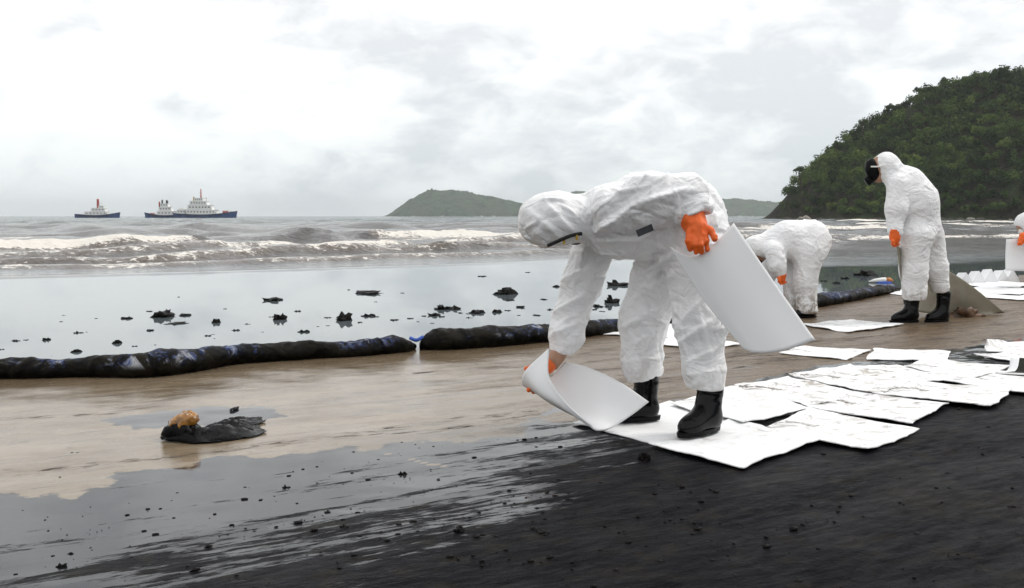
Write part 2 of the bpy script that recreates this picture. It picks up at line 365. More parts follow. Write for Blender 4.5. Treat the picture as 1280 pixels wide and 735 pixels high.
# ------------------------------------------------------------------ sea
rr = np.exp(np.linspace(math.log(4.6), math.log(12000), 820)); tt = np.radians(np.linspace(-42, 42, 440))
Rr, Tt = np.meshgrid(rr, tt, indexing='ij'); wx = (Rr * np.sin(Tt)).ravel(); wy = (Rr * np.cos(Tt)).ravel(); W = np.stack([wx, wy], 1); dist = Rr.ravel()
sh, _ = psd(W, SHORE); sw, _ = psd(W, SWASH)
ramp = sstep(-0.5, 7, sw); zw = np.zeros(len(W)); foam = np.zeros(len(W))
w3 = np.stack([wx, wy, 0 * wx], 1)
wr = np.random.default_rng(21)
for k in range(34):                     # wind chop and low swell rolling in
    lam = 0.7 * (14 / 0.7) ** (k / 33.0); a = radians(-128 + wr.normal() * 30); kx, ky = cos(a) * 2 * pi / lam, sin(a) * 2 * pi / lam
    amp = 0.0095 * lam ** 0.85 * wr.uniform(0.6, 1.2); sp_ = dist * 0.0096
    fade = np.clip((lam / np.maximum(sp_, 1e-3) - 2.5) / 3, 0, 1)
    ph = kx * wx + ky * wy + wr.uniform(0, 6.28) + 0.9 * perlin(w3 * (0.07, 0.07, 1) + k)
    zw += amp * fade * (2 * ((np.sin(ph) * 0.5 + 0.5) ** 1.6) - 0.9)
zw *= ramp * (0.35 + 0.65 * sstep(4, 35, sw) + 0.55 * sstep(20, 60, sw))
zw *= 0.8 * np.exp(-np.maximum(dist - 500, 0) / 600)
nz1 = fbm(w3 * (0.7, 0.7, 1), 4); nz2 = fbm(w3 * (3.1, 3.1, 1) + 5, 3)
nzL = np.clip(fbm(w3 * (0.22, 0.22, 1) + 31, 3), -.6, .5)
def wave(px, A, wf, wb, fo, lump=0.0, ap=None, fp=None, fw=None):
    global zw, foam
    d, u = psd(W, GL(px)); d = d + nz1 * wf * 0.55
    A_ = A * (np.interp(u, *ap) if ap else np.sin(np.clip(u, 0, 1) * pi) ** 0.35) * (1 + 0.25 * nz1)
    end = np.minimum(sstep(0, 0.05, u), sstep(1, 0.95, u))
    pr = np.where(d < 0, np.exp(-(d / wf) ** 2), np.exp(-(d / wb) ** 2)) * end
    zw = zw + A_ * pr
    f = fo * (np.interp(u, *fp) if fp else 1) * end * (0.82 + 0.55 * nzL)
    fw = fw or wf * 1.6
    fz = f * np.where(d < 0, np.exp(-(d / fw) ** 2), np.exp(-(d / (wf * 0.35)) ** 2))
    foam = np.maximum(foam, fz); zw = zw + lump * fz * np.abs(nz2)
wave([(-300, 355), (-200, 352), (0, 347), (250, 341), (540, 332), (760, 323), (900, 318)], 0.03, 0.16, 0.5, 0.30, 0.0)
wave([(-300, 343), (0, 337), (220, 333), (430, 326), (660, 318), (900, 309), (1100, 300)], 0.14, 0.32, 0.8, 0.46, 0.02)
wave([(-300, 334), (0, 328), (180, 325), (400, 316), (650, 309), (950, 299), (1200, 297)], 0.22, 0.45, 1.1, 0.47, 0.03)
wave([(-300, 324), (0, 319), (200, 315), (330, 309), (470, 307), (660, 300), (900, 293), (1150, 290)], 0.21, 0.55, 1.4, 0.78, 0.04, fw=0.8)
wave([(-300, 311), (0, 309), (190, 305), (270, 302)], 0.36, 0.8, 2.2, 1.15, 0.05, ap=([0, .2, .85, 1], [1, 1, .9, .1]), fp=([0, .8, .84, 1], [1, 1, 0, 0]), fw=1.1)
wave([(290, 300), (400, 298), (480, 297), (650, 295), (780, 293)], 0.36, 1.3, 2.8, 1.1, 0.05, ap=([0, .2, .9, 1], [.3, 1, 1, .3]), fp=([0, .37, .42, .97, 1], [0, 0, 1, 1, .2]), fw=2.6)
wave([(120, 288), (220, 286.5), (340, 285)], 0.24, 3, 6, 0.8, 0.05, fp=([0, .3, .5, .6, 1], [0, 0, 0, 1, 0]))
wave([(360, 284), (470, 283), (600, 282)], 0.26, 4, 7, 0.0)
wave([(850, 289), (960, 286), (1090, 286), (1180, 288)], 0.22, 1.6, 3.5, 0.9, 0.05, fw=3.0)
wave([(930, 281), (1040, 281), (1150, 281.5), (1260, 282.5), (1500, 284)], 0.22, 3.5, 6, 1.0, 0.05, fw=6)
wave([(1030, 277), (1150, 277.5), (1300, 278)], 0.2, 6, 9, 1.0, 0.05, fw=10)
wave([(1040, 300), (1150, 296), (1290, 294), (1500, 292)], 0.10, 0.7, 1.6, 0.75, 0.04)
foam = np.maximum(foam, 0.55 * sstep(0.45, 0.9, fbm(w3 * (0.16, 0.16, 1) + 9, 4)) * sstep(5, 14, sw) * np.exp(-np.maximum(dist - 90, 0) / 60))
zsea = -0.014 + zw
keep = sh > -0.55
F = grid_faces(len(rr), len(tt)); F = F[keep[F].all(1)]
used = np.unique(F); re = np.full(len(W), -1); re[used] = np.arange(len(used))
g = M('murky_sea_water'); vs = g.pos(); fo = g.attr('foam'); ch = g.attr('chop'); fa = g.attr('far')
b1 = g.noise(g.pos((1, 1.8, 1), radians(38)), 2.2, 5, 0.6, 0.6); b2 = g.noise(g.pos((1, 1.7, 1), radians(38)), 0.35, 5, 0.6, 0.4); b0 = g.noise(vs, 1.1, 2, 0.5)
n = g.bump(b1, g.math('MULTIPLY', ch, 0.75), 0.14); n = g.bump(b2, g.math('MULTIPLY', fa, 1.0), 1.6, n); n = g.bump(b0, 0.012, 0.05, n)
f1 = g.noise(vs, 5.5, 5, 0.65, 0.5); f2 = g.noise(vs, 0.9, 4, 0.6)
fm = g.ss(0.36, 0.62, g.math('ADD', fo, g.math('ADD', g.lin(0.3, 0.7, -0.34, 0.30, f1), g.lin(0.3, 0.7, -0.14, 0.14, f2))))
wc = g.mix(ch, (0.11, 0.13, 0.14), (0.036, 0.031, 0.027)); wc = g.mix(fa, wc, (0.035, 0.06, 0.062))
brown = g.mix(g.ss(0.08, 0.4, fo), wc, (0.075, 0.052, 0.034))
fcol = g.mix(f1, (0.55, 0.50, 0.43), (0.88, 0.86, 0.82))
water = g.bsdf(brown, g.mixf(ch, 0.025, 0.09), 0.5, 1.333, n); fs = g.bsdf(fcol, 0.75, 0.2, normal=g.bump(f1, 0.6, 0.15))
ms = g.n('ShaderNodeMixShader'); g.put(ms.inputs[0], fm); g.put(ms.inputs[1], water); g.put(ms.inputs[2], fs)
sea_mat = g.done(ms.outputs[0])
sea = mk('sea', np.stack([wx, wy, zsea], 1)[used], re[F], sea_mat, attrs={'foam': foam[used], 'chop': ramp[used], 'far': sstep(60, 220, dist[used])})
sea['kind'] = 'structure'; sea['label'] = 'murky grey sea with dirty breaking waves and a calm oily margin'
def sea_z(p):
    d = np.abs(wx - p[0]) + np.abs(wy - p[1]); return zsea[d.argmin()]

# ------------------------------------------------------------------ far islands and the forested headland
def land_mat(name, c0, c1, c2, scale):
    q = M(name); v = q.pos(); a = q.noise(v, scale, 6, 0.65); b = q.noise(v, scale * 0.22, 4, 0.5)
    c = q.mix(q.ss(0.35, 0.65, a), c0, c1); c = q.mix(q.ss(0.5, 0.68, b), c, c2)
    return q.done(q.bsdf(c, 0.9, 0.1, normal=q.bump(a, 0.9, 1.6 / scale)))
isl_mat = land_mat('island_woodland', (0.018, 0.040, 0.018), (0.05, 0.095, 0.038), (0.06, 0.075, 0.04), 0.06)
def island(label, D, prof, depth):
    px = np.array(prof, float); xs = np.linspace(px[0, 0], px[-1, 0], 260); hs = np.interp(xs, px[:, 0], 270.6 - px[:, 1]) * D / FPX
    k = np.ones(7) / 7; hs = np.convolve(np.pad(hs, 3, mode='edge'), k, 'valid'); v = np.linspace(-1, 1, 41)
    Xg = ((xs - 640) / FPX * D)[:, None] + 0 * v[None]; Yg = D + v[None] * depth * (0.3 + 0.7 * np.sqrt(np.maximum(hs, 0) / hs.max()))[:, None]
    Z = hs[:, None] * np.cos(v[None] * pi / 2) ** 0.8
    nn = fbm(np.stack([Xg, Yg, 0 * Xg], -1) * (0.02, 0.02, 1), 5); nb = np.abs(fbm(np.stack([Xg, Yg, 0 * Xg], -1) * (0.09, 0.09, 1), 2))
    Z = Z * (1 + 0.10 * nn) + nb * 5 * np.clip(hs / hs.max() * 3, 0, 1)[:, None] - 1.0
    o = mk('island', np.stack([Xg, Yg, Z], -1).reshape(-1, 3), grid_faces(260, 41), isl_mat); o['kind'] = 'structure'; o['label'] = label
island('hazy green island with a pointed top on the horizon', 2600, [(484, 270), (492, 266), (505, 257), (522, 246), (540, 239), (560, 238.5), (580, 240), (610, 246), (640, 252), (655, 255), (680, 263), (700, 270)], 240)
island('low hazy green land on the horizon beside the headland', 3200, [(655, 270), (690, 253), (718, 240), (735, 241), (770, 246), (820, 251), (870, 250), (905, 249), (925, 250), (950, 252), (975, 254), (1000, 262), (1040, 270)], 280)

HP = np.array([(970, 272), (974, 268), (982, 250), (992, 228), (1004, 212), (1020, 200), (1040, 181), (1060, 165), (1080, 152), (1100, 138), (1130, 120), (1155, 108), (1180, 99), (1205, 93), (1230, 89), (1280, 87), (1340, 84), (1420, 86), (1600, 110), (1900, 200), (2100, 270)], float)
HD = 330.0
hx = (HP[:, 0] - 640) / FPX * HD; hx[:6] += (4.5, 4.5, 3.5, 2.5, 1.5, 0.5); hh = np.maximum((270 - HP[:, 1]) * HD / FPX + 1.0 - 4.3, -1.5)
def hill_z(x, y):
    h = np.interp(x, hx, hh); bend = 8 * np.sin(x * 0.045)
    t = np.clip((y + bend - 262) / (HD - 262), 0, 1); back = np.clip((y - HD) / 48, 0, 1)
    z = h * (t ** 0.78) * (1 - back * back)
    q_ = np.stack([x, y, 0 * x], -1)
    return z + fbm(q_ * (0.035, 0.035, 1), 4) * 3.2 * np.clip(h / 12, 0, 1) * np.clip(t * 3, 0, 1) * (t < 0.97) - 1.2 * (1 - np.clip(t * 12, 0, 1))
ax_, ay_ = np.linspace(84, 400, 180), np.linspace(238, 450, 120); Xh, Yh = np.meshgrid(ax_, ay_, indexing='ij')
headland = mk('headland', np.stack([Xh, Yh, hill_z(Xh, Yh)], -1).reshape(-1, 3), grid_faces(180, 120), land_mat('headland_soil', (0.022, 0.022, 0.012), (0.05, 0.045, 0.026), (0.035, 0.05, 0.02), 0.35))
headland['kind'] = 'structure'; headland['label'] = 'steep headland slope under the woods'

g = M('leaf_green'); ti = g.attr('tint'); v = g.pos()
c = g.n('ShaderNodeValToRGB'); g.put(c.inputs[0], ti); e = c.color_ramp.elements
e[0].position = 0; e[0].color = (0.020, 0.036, 0.014, 1); e[1].position = 1; e[1].color = (0.165, 0.20, 0.05, 1)
m = c.color_ramp.elements.new(0.45); m.color = (0.066, 0.105, 0.030, 1); m = c.color_ramp.elements.new(0.72); m.color = (0.115, 0.165, 0.042, 1)
d1 = g.n('ShaderNodeBsdfDiffuse'); g.put(d1.inputs[0], c.outputs[0]); tr = g.n('ShaderNodeBsdfTranslucent'); g.put(tr.inputs[0], c.outputs[0])
ms = g.n('ShaderNodeMixShader'); ms.inputs[0].default_value = 0.25; g.put(ms.inputs[1], d1.outputs[0]); g.put(ms.inputs[2], tr.outputs[0])
leaf_mat = g.done(ms.outputs[0]); bark = simple('bark', (0.07, 0.055, 0.04), 0.9, 0.1, 0.3, 3)
def crown_leaves(c, R, H, n, size, r, tint, nc=9):
    cc = r.normal(size=(nc, 3)); cc /= np.linalg.norm(cc, axis=1)[:, None]; cc *= r.uniform(0.25, 0.85, (nc, 1)); cc[:, 2] = np.abs(cc[:, 2]) * 0.9 - 0.15
    k = r.integers(0, nc, n); d = r.normal(size=(n, 3)); d /= np.linalg.norm(d, axis=1)[:, None]
    loc = cc[k] + d * r.uniform(0.25, 0.46, (n, 1)); pos = c + loc * (R, R, H)
    nrm = d + r.normal(size=(n, 3)) * 0.55 + (0, 0, 0.35); nrm /= np.linalg.norm(nrm, axis=1)[:, None]
    a = np.cross(nrm, r.normal(size=(n, 3))); a /= np.linalg.norm(a, axis=1)[:, None] + 1e-9; b = np.cross(nrm, a)
    s = size * r.uniform(0.6, 1.3, (n, 1)); V = np.stack([pos - a * s, pos - b * s * 0.7, pos + a * s, pos + b * s * 0.7], 1).reshape(-1, 3)
    t = np.repeat(np.clip(tint + 0.10 * r.normal(size=nc)[k] + 0.07 * r.normal(size=n), 0, 1), 4)
    return V, t
fr = np.random.default_rng(5); Vs, Ts = [], []
cand = np.stack([fr.uniform(86, 205, 4600), fr.uniform(258, 352, 4600)], 1); taken = np.zeros((0, 2))
zc = hill_z(cand[:, 0], cand[:, 1]); vis = (cand[:, 0] / cand[:, 1] < 0.60) & (zc > 1.0); cand = cand[vis]; zc = zc[vis]; pick = []
for i, q_ in enumerate(cand):
    if len(taken) == 0 or ((taken - q_) ** 2).sum(1).min() > 5.2: taken = np.vstack([taken, q_]); pick.append(i)
patch = fbm(np.stack([cand[:, 0], cand[:, 1], 0 * zc], 1) * (0.035, 0.035, 1) + 3, 3)
for i in pick:
    R = fr.uniform(1.5, 3.1) * (0.8 if zc[i] < 6 else 1); H = R * fr.uniform(0.8, 1.2)
    tint = 0.38 + 0.34 * patch[i] + 0.18 * fr.normal()
    V, t = crown_leaves(np.array([cand[i, 0], cand[i, 1], zc[i] + H * 0.75]), R, H, 260, 0.36, fr, tint); Vs.append(V); Ts.append(t)
Vs = np.concatenate(Vs); Ts = np.concatenate(Ts)
forest = mk('forest', Vs, np.arange(len(Vs)).reshape(-1, 4), leaf_mat, smooth=False, attrs={'tint': Ts}); forest['kind'] = 'stuff'
forest['label'] = 'dense dark green woods covering the headland slope'
print('forest trees', len(pick), 'quads', len(Vs) // 4)

def tree(px, py, Yd, R, H, label, lean=0.0, n=420):
    top = P(px, py, Yd); x = top[0]; zb = float(hill_z(np.array([x]), np.array([Yd]))[0]) - 0.4; cz = top[2] - H * 0.8
    b = np.array([x + lean, Yd, zb]); rt = root('tree', b, label, 'tree', 'trees standing out on the headland edge')
    c = np.array([x, Yd, cz]); tp = catmull([b, b * 0.5 + c * 0.5 + (0.2, 0, 0.1), c], 8)
    parts = [tube(tp, np.linspace(0.22, 0.09, 8), 7)]
    for k in range(5):
        e_ = c + fr.normal(size=3) * (R * 0.45, R * 0.45, H * 0.3) + (0, 0, H * 0.2); parts.append(tube(catmull([tp[4 + k % 3], (tp[5] + e_) / 2 + (0, 0, .2), e_], 5), np.linspace(0.08, 0.03, 5), 5))
    mk('trunk', *merge(*parts), bark, rt)
    V, t = crown_leaves(c, R, H, n, 0.26, fr, 0.3, 7); mk('crown', V, np.arange(len(V)).reshape(-1, 4), leaf_mat, rt, smooth=False, attrs={'tint': t})
for a in [(999, 208, 318, 1.7, 1.3, 'small flat topped tree leaning out over the left cliff edge of the headland', 1.6),
          (984, 236, 312, 1.4, 1.1, 'lowest small bush tree on the left edge of the headland', 1.0),
          (1045, 175, 330, 0.9, 1.5, 'thin sapling sticking up from the lower ridge of the headland', 0),
          (1078, 149, 332, 1.5, 1.6, 'round tree rising from the middle of the headland ridge', 0),
          (1112, 129, 332, 1.9, 1.6, 'broad tree in the middle of the headland skyline', 0),
          (1150, 108, 332, 1.7, 1.5, 'dense tree on the upper shoulder of the headland ridge', 0),
          (1180, 97, 333, 1.6, 1.7, 'tree on the headland skyline just right of the standing worker', 0),
          (1230, 88, 333, 1.8, 1.6, 'tall tree on the top of the headland ridge', 0),
          (1262, 87, 333, 1.6, 1.5, 'tree on the headland top nearest the right edge', 0)]:
    tree(*a)

rock_m = simple('shore_rock', (0.22, 0.20, 0.17), 0.8, 0.3, 0.4, 2.0, bump=0.5); rock_d = simple('dark_shore_rock', (0.055, 0.045, 0.038), 0.8, 0.3, 0.4, 2.0, bump=0.5)
def lump_mesh(r, sx, sy, sz, seed, n=10, rough=0.35, flat=True):
    u = np.linspace(0, pi, n); v = np.linspace(0, 2 * pi, n * 2, endpoint=False); V = np.array([[sin(a) * cos(b), sin(a) * sin(b), cos(a)] for a in u for b in v])
    V = V * (1 + rough * fbm(V * 1.7 + seed * 3.7, 3)[:, None]); k = n * 2
    V *= (sx, sy, sz)
    if flat: V[:, 2] = np.maximum(V[:, 2], -0.25 * sz)
    F = [(i * k + j, (i + 1) * k + j, (i + 1) * k + (j + 1) % k, i * k + (j + 1) % k) for i in range(n - 1) for j in range(k)]
    return V, F
def rock(px, Yd, s, label, pale):
    x = P(px, 270, Yd)[0]; z = max(float(hill_z(np.array([x]), np.array([Yd]))[0]), -0.1)
    V, F = lump_mesh(fr, s * fr.uniform(1, 1.6), s, s * fr.uniform(.6, .9), px); o = mk('shore_rock', V + (x, Yd, z), F, rock_m if pale else rock_d, loc=(x, Yd, z))
    tag(o, label, 'rock', 'rocks along the foot of the headland')
rock(1006, 255, 1.5, 'large pale rock awash at the left foot of the headland', True)
rock(985, 262, 1.0, 'dark rock at the outermost left tip of the headland', False)
rock(1216, 258, 0.8, 'pale boulder at the headland foot right of the standing worker', True)
for k in range(30): rock(975 + k * 12.5 + fr.uniform(-4, 4), 262 + fr.uniform(-4, 3), fr.uniform(0.4, 1.0), 'small boulder in the rocky band along the foot of the headland', fr.random() < 0.35)
exec_after = []
# ================================================================== TUGBOATS
hull_m = simple('navy_hull_paint', (0.02, 0.065, 0.20), 0.4, 0.5, 0.25, 0.6); white_m = simple('white_ship_paint', (0.78, 0.78, 0.76), 0.45, 0.5, 0.06, 0.8)
red_m = simple('red_ship_paint', (0.42, 0.05, 0.04), 0.5, 0.5, 0.2, 0.8); dark_m = simple('dark_window_glass', (0.02, 0.025, 0.03), 0.15, 0.5, 0.1, 1); black_m = simple('black_rubber_fender', (0.02, 0.02, 0.02), 0.7, 0.3, 0.2, 2)
deck_m = simple('deck_green_paint', (0.10, 0.13, 0.12), 0.7, 0.3, 0.2, 1); yel_m = simple('ochre_ship_paint', (0.45, 0.30, 0.08), 0.6, 0.4, 0.2, 1)
BD = 600.0; mpx = BD / FPX
def boat(x0, x1, label, bow, fb, tiers, mast, funnels, extra=()):
    L = (x1 - x0) * mpx; cx_ = ((x0 + x1) / 2 - 640) * mpx; rt = root('tugboat', (cx_, BD, 0), label, 'tugboat', 'tugboats anchored offshore')
    B = L * 0.24; st = np.linspace(-1, 1, 25); V = []; nb = 7
    for s in st:
        t = s * bow; w = B / 2 * (1 - np.clip((t - 0.25) / 0.75, 0, 1) ** 2.2) * (1 - 0.25 * np.clip((-t - 0.7) / 0.3, 0, 1)); w = max(w, 0.05)
        top = fb * (0.62 + 0.25 * t * t + 0.42 * np.clip(t, 0, 1) ** 1.6); flare = 1 + 0.0 * s
        for k in range(nb):
            f = k / (nb - 1); y = w * (0.72 + 0.28 * f ** 0.5); V.append((cx_ + s * L / 2 * (1 - 0.05 * (1 - f) * (t > 0.8)), BD - y, -1.0 + (top + 1.0) * f))
        for k in range(nb - 1, -1, -1):
            f = k / (nb - 1); y = w * (0.72 + 0.28 * f ** 0.5); V.append((cx_ + s * L / 2 * (1 - 0.05 * (1 - f) * (t > 0.8)), BD + y, -1.0 + (top + 1.0) * f))
    n = nb * 2; F = [(i * n + k, (i + 1) * n + k, (i + 1) * n + k + 1, i * n + k + 1) for i in range(24) for k in range(n - 1) if k != nb - 1]
    F += [tuple(range(n))[::-1], tuple(24 * n + k for k in range(n))]; V = np.array(V)
    hull = mk('hull', V, F, hull_m, rt, smooth=False)
    dk = [(V[i * n + nb - 1] - (0, 0, .5), V[i * n + nb] - (0, 0, .5)) for i in range(25)]
    mk('deck', np.array([p for q in dk for p in q]), [(2 * i, 2 * i + 2, 2 * i + 3, 2 * i + 1) for i in range(24)], deck_m, rt, smooth=False)
    rail = np.array([V[i * n + nb - 1] for i in range(25)]); mk('rubbing_strake', *tube(rail - (0, 0.12, 0.35), 0.16, 6), black_m, hull)
    for k in range(6):
        p = rail[3 + 3 * k] - (0, 0.3, 1.0); a = np.linspace(0, 2 * pi, 13); mk('tyre_fender', *tube(np.stack([p[0] + 0.42 * np.cos(a), 0 * a + p[1], p[2] + 0.42 * np.sin(a)], 1), 0.17, 6, False), black_m, hull)
    for (a, b, z0, z1, nw, mt) in tiers:                 # photograph columns and heights in metres
        xa, xb = (a - 640) * mpx, (b - 640) * mpx; w = (xb - xa); dp = min(B * 0.62, w * 0.8 + 1)
        v, f = box(((xa + xb) / 2, BD, (z0 + z1) / 2), (w, dp, z1 - z0)); v[4:, 0] = (xa + xb) / 2 + (v[4:, 0] - (xa + xb) / 2) * 0.93
        cabin = mk('cabin', v, f, mt, rt, smooth=False); mk('roof_edge', *box(((xa + xb) / 2, BD, z1 + 0.06), (w * 0.99 + .2, dp + .4, 0.12)), white_m, cabin, smooth=False)
        for k in range(nw):
            u = (k + 0.5) / nw; mk('window', *box((xa + w * (0.06 + 0.88 * u), BD - dp / 2 - 0.02, z0 + (z1 - z0) * 0.6), (w / nw * 0.42, 0.08, (z1 - z0) * 0.22)), dark_m, cabin, smooth=False)
    for (a, z0, z1, r, mt, nm_) in funnels:
        x = (a - 640) * mpx; fo_ = mk(nm_, *tube([(x, BD, z0), (x, BD, z0 + (z1 - z0) * .9), (x + .1, BD, z1)], [r, r * .92, r * .9], 12), mt, rt)
    x, z0, z1 = (mast[0] - 640) * mpx, mast[1], mast[2]
    ms_ = mk('mast', *tube([(x, BD, z0), (x, BD, z1)], [mast[3], mast[3] * .6], 10), mast[4], rt)
    mk('yard_arm', *merge(tube([(x - 1.2, BD, z0 + (z1 - z0) * .62), (x + 1.2, BD, z0 + (z1 - z0) * .62)], .1, 6), tube([(x - .7, BD, z0 + (z1 - z0) * .84), (x + .7, BD, z0 + (z1 - z0) * .84)], .08, 6)), white_m, ms_)
    mk('antenna', *tube([(x, BD, z1), (x, BD, z1 + 1.3)], .05, 5), white_m, ms_)
    rl = [tube([r_ + (0, 0.1, -.1), r_ + (0, 0.1, 1.0)], .05, 5) for r_ in rail[2:23:2]] + [tube(rail[2:23] + (0, .1, 1.0), .045, 5)]
    mk('railing', *merge(*rl), white_m, rt)
    for (nm_, a, b, z0, z1, mt) in extra: mk(nm_, *box((((a + b) / 2 - 640) * mpx, BD, (z0 + z1) / 2), ((b - a) * mpx, 2.2, z1 - z0)), mt, rt, smooth=False)
boat(97, 152, 'leftmost tugboat alone, low blue hull, white deckhouse and tall red funnel', 1, 2.6, [(108, 138, 1.4, 3.6, 6, white_m), (117, 135, 3.6, 5.6, 4, white_m), (126, 133, 5.6, 7.0, 3, white_m)], (129, 7.0, 9.2, .12, white_m), [(124.5, 5.4, 11.2, 0.75, red_m, 'funnel')], [('winch', 142, 146, 1.4, 2.6, dark_m)])
boat(182, 232, 'middle tugboat with white tower and dark and red twin funnels, behind the largest', -1, 2.5, [(198, 222, 1.4, 3.8, 5, white_m), (201, 217, 3.8, 6.4, 4, white_m), (203, 213, 6.4, 8.4, 3, white_m)], (206, 8.4, 11.6, .14, white_m), [(201, 4, 9.6, 0.5, red_m, 'funnel'), (210.5, 8, 10.4, 0.7, black_m, 'exhaust_stack'), (204.5, 8, 10.6, 0.45, black_m, 'exhaust_stack')], [('winch', 190, 194, 1.4, 2.8, red_m)])
boat(220, 298, 'largest tugboat on the right with tiered white cabins and tall red mast', 1, 3.2, [(224, 236, 2.0, 4.8, 3, white_m), (234, 274, 1.8, 4.6, 9, white_m), (237, 268, 4.6, 7.4, 7, white_m), (240, 262, 7.4, 9.8, 6, white_m), (246, 257, 9.8, 11.6, 4, white_m)], (253, 11.6, 17.2, .42, red_m), [(244, 9.6, 12.4, 0.5, yel_m, 'funnel'), (259.5, 9.6, 12.6, .35, white_m, 'exhaust_stack')], [('winch', 280, 286, 2.2, 4.2, red_m), ('foredeck_locker', 288, 292, 2.2, 4.0, white_m), ('lifeboat', 226, 232, 4.8, 6.0, white_m)])

# ================================================================== CONTAINMENT BOOM
g = M('oil_stained_boom_fabric'); v = g.pos(obj=True)
a = g.noise(v, 1.7, 7, 0.72, 0.6); b = g.noise(g.pos((1, 1, 1), 0, (4, 2, 1), True), 8, 6, 0.7, 1.0); d = g.noise(v, 30, 4, 0.6)
up = g.n('ShaderNodeSeparateXYZ'); g.put(up.inputs[0], g.n('ShaderNodeNewGeometry').outputs['Normal'])
blue = g.mix(g.ss(0.48, 0.66, b), (0.03, 0.055, 0.17), (0.30, 0.31, 0.33))
oilc = g.mix(g.ss(0.4, 0.65, b), (0.002, 0.002, 0.002), (0.013, 0.011, 0.007))
hi = g.n('ShaderNodeSeparateXYZ'); g.put(hi.inputs[0], g.n('ShaderNodeNewGeometry').outputs['Position'])
mask = g.math('MULTIPLY', g.ss(0.47, 0.54, a), g.ss(0.45, 0.56, g.math('ADD', g.math('MULTIPLY', b, 0.6), g.math('MULTIPLY', d, 0.4)))); mask = g.math('MULTIPLY', mask, g.ss(0.05, 0.11, hi.outputs[2]))
boom_m = g.done(g.bsdf(g.mix(mask, oilc, blue), g.lin(0.3, 0.7, 0.3, 0.6, b), 0.07, normal=g.bump(d, 0.5, 0.01, g.bump(b, 0.5, 0.04))))
def boom(px, rad, label, sq=0.8, seed=0.0):
    C = np.array([G(x, y) for x, y in px]); n = 26 * len(px); C = catmull(C, n); R = np.interp(np.linspace(0, 1, n), np.linspace(0, 1, len(rad)), rad); k = 28; V = []
    T = np.gradient(C, axis=0); T /= np.linalg.norm(T, axis=1)[:, None]
    for p, t, r in zip(C, T, R):
        s = np.array([t[1], -t[0], 0])
        for j in range(k): V.append(p + r * (cos(2 * pi * j / k) * s * 1.1 + (sin(2 * pi * j / k) * sq + sq * 0.82) * np.array([0, 0, 1])))
    V = np.array(V); N = V - np.repeat(C + np.outer(R, (0, 0, sq * .82)), k, axis=0)
    N /= np.linalg.norm(N, axis=1)[:, None]; V += N * (0.018 * fbm(V * (4, 4, 7) + seed, 4) + 0.016 * (0.5 - np.abs(perlin(V * (13, 13, 6) + seed))))[:, None]
    V[:, 2] = np.maximum(V[:, 2], -0.03)
    F = [(i * k + j, i * k + (j + 1) % k, (i + 1) * k + (j + 1) % k, (i + 1) * k + j) for i in range(n - 1) for j in range(k)] + [tuple(range(k))[::-1], tuple((n - 1) * k + j for j in range(k))]
    o = mk('floating_boom', V, F, boom_m, loc=C[n // 2]); return tag(o, label, 'boom', 'oil containment boom laid along the waterline')
boom([(-420, 497), (-200, 485), (0, 472), (100, 470), (200, 469), (300, 453), (420, 446), (490, 441), (517, 436)], [.088, .08, .076, .082, .108, .086, .074, .086, .03], 'long oil blackened boom with blue patches, leftmost length up to the rope tie', seed=1)
boom([(525, 436), (545, 436), (600, 433), (690, 425), (760, 416), (840, 404), (910, 394)], [.035, .10, .102, .088, .08, .078, .072], 'oil stained boom with a bright blue patch, behind the bending worker', seed=5)
boom([(985, 388), (1025, 382), (1060, 376), (1100, 368), (1120, 364)], [.08, .095, .085, .08, .05], 'dirty boom length between the crouching worker and the standing worker', seed=9)
blue_m = simple('blue_rope', (0.04, 0.10, 0.42), 0.6, 0.4, 0.2, 30)
a_, b_ = G(516, 437), G(526, 437); o = mk('rope', *tube(catmull([a_ + (-.02, 0, .09), (a_ + b_) / 2 + (0, -.02, .075), b_ + (.02, 0, .1)], 9), .014, 8), blue_m, loc=(a_ + b_) / 2); tag(o, 'short blue rope tying the two left boom lengths together', 'rope')

# ================================================================== TAR AND DEBRIS
g = M('wet_tar'); v = g.pos(obj=True); a = g.noise(v, 25, 5, 0.6)
tar_m = g.done(g.bsdf(g.mix(a, (0.003, 0.003, 0.003), (0.010, 0.008, 0.007)), g.lin(0.3, 0.7, 0.22, 0.6, a), 0.09, normal=g.bump(a, 0.8, 0.01)))
lr = np.random.default_rng(12)
LB = [lump_mesh(lr, 1, 1, 1, k * 2.3 + 1, 9, 0.95) for k in range(8)]
lump_me = []
for V, F in LB:
    me = bpy.data.meshes.new('tar_clump'); me.from_pydata([tuple(q) for q in V], [], F); me.polygons.foreach_set('use_smooth', np.ones(len(me.polygons), bool)); me.materials.append(tar_m); lump_me.append(me)
def clump(px, py, w, h, label, group, z=None, name='tar_clump'):
    z = z if z is not None else -0.02
    p = G(px, py, z); s = w * p[1] / FPX / 2; hz_ = max(h * p[1] / FPX * (0.6 if name == 'tar_clump' and w < 12 else 0.85), 0.005)
    o = bpy.data.objects.new(name, lump_me[lr.integers(0, 8)]); scene.collection.objects.link(o)
    o.location = p; o.scale = (s, s * lr.uniform(0.8, 1.6), hz_ * 0.85); o.rotation_euler = (0, 0, lr.uniform(-.4, .4)); OFF[o.name] = p
    return tag(o, label, 'tar clump', group)
GW = 'tar clumps floating in the shallow water'
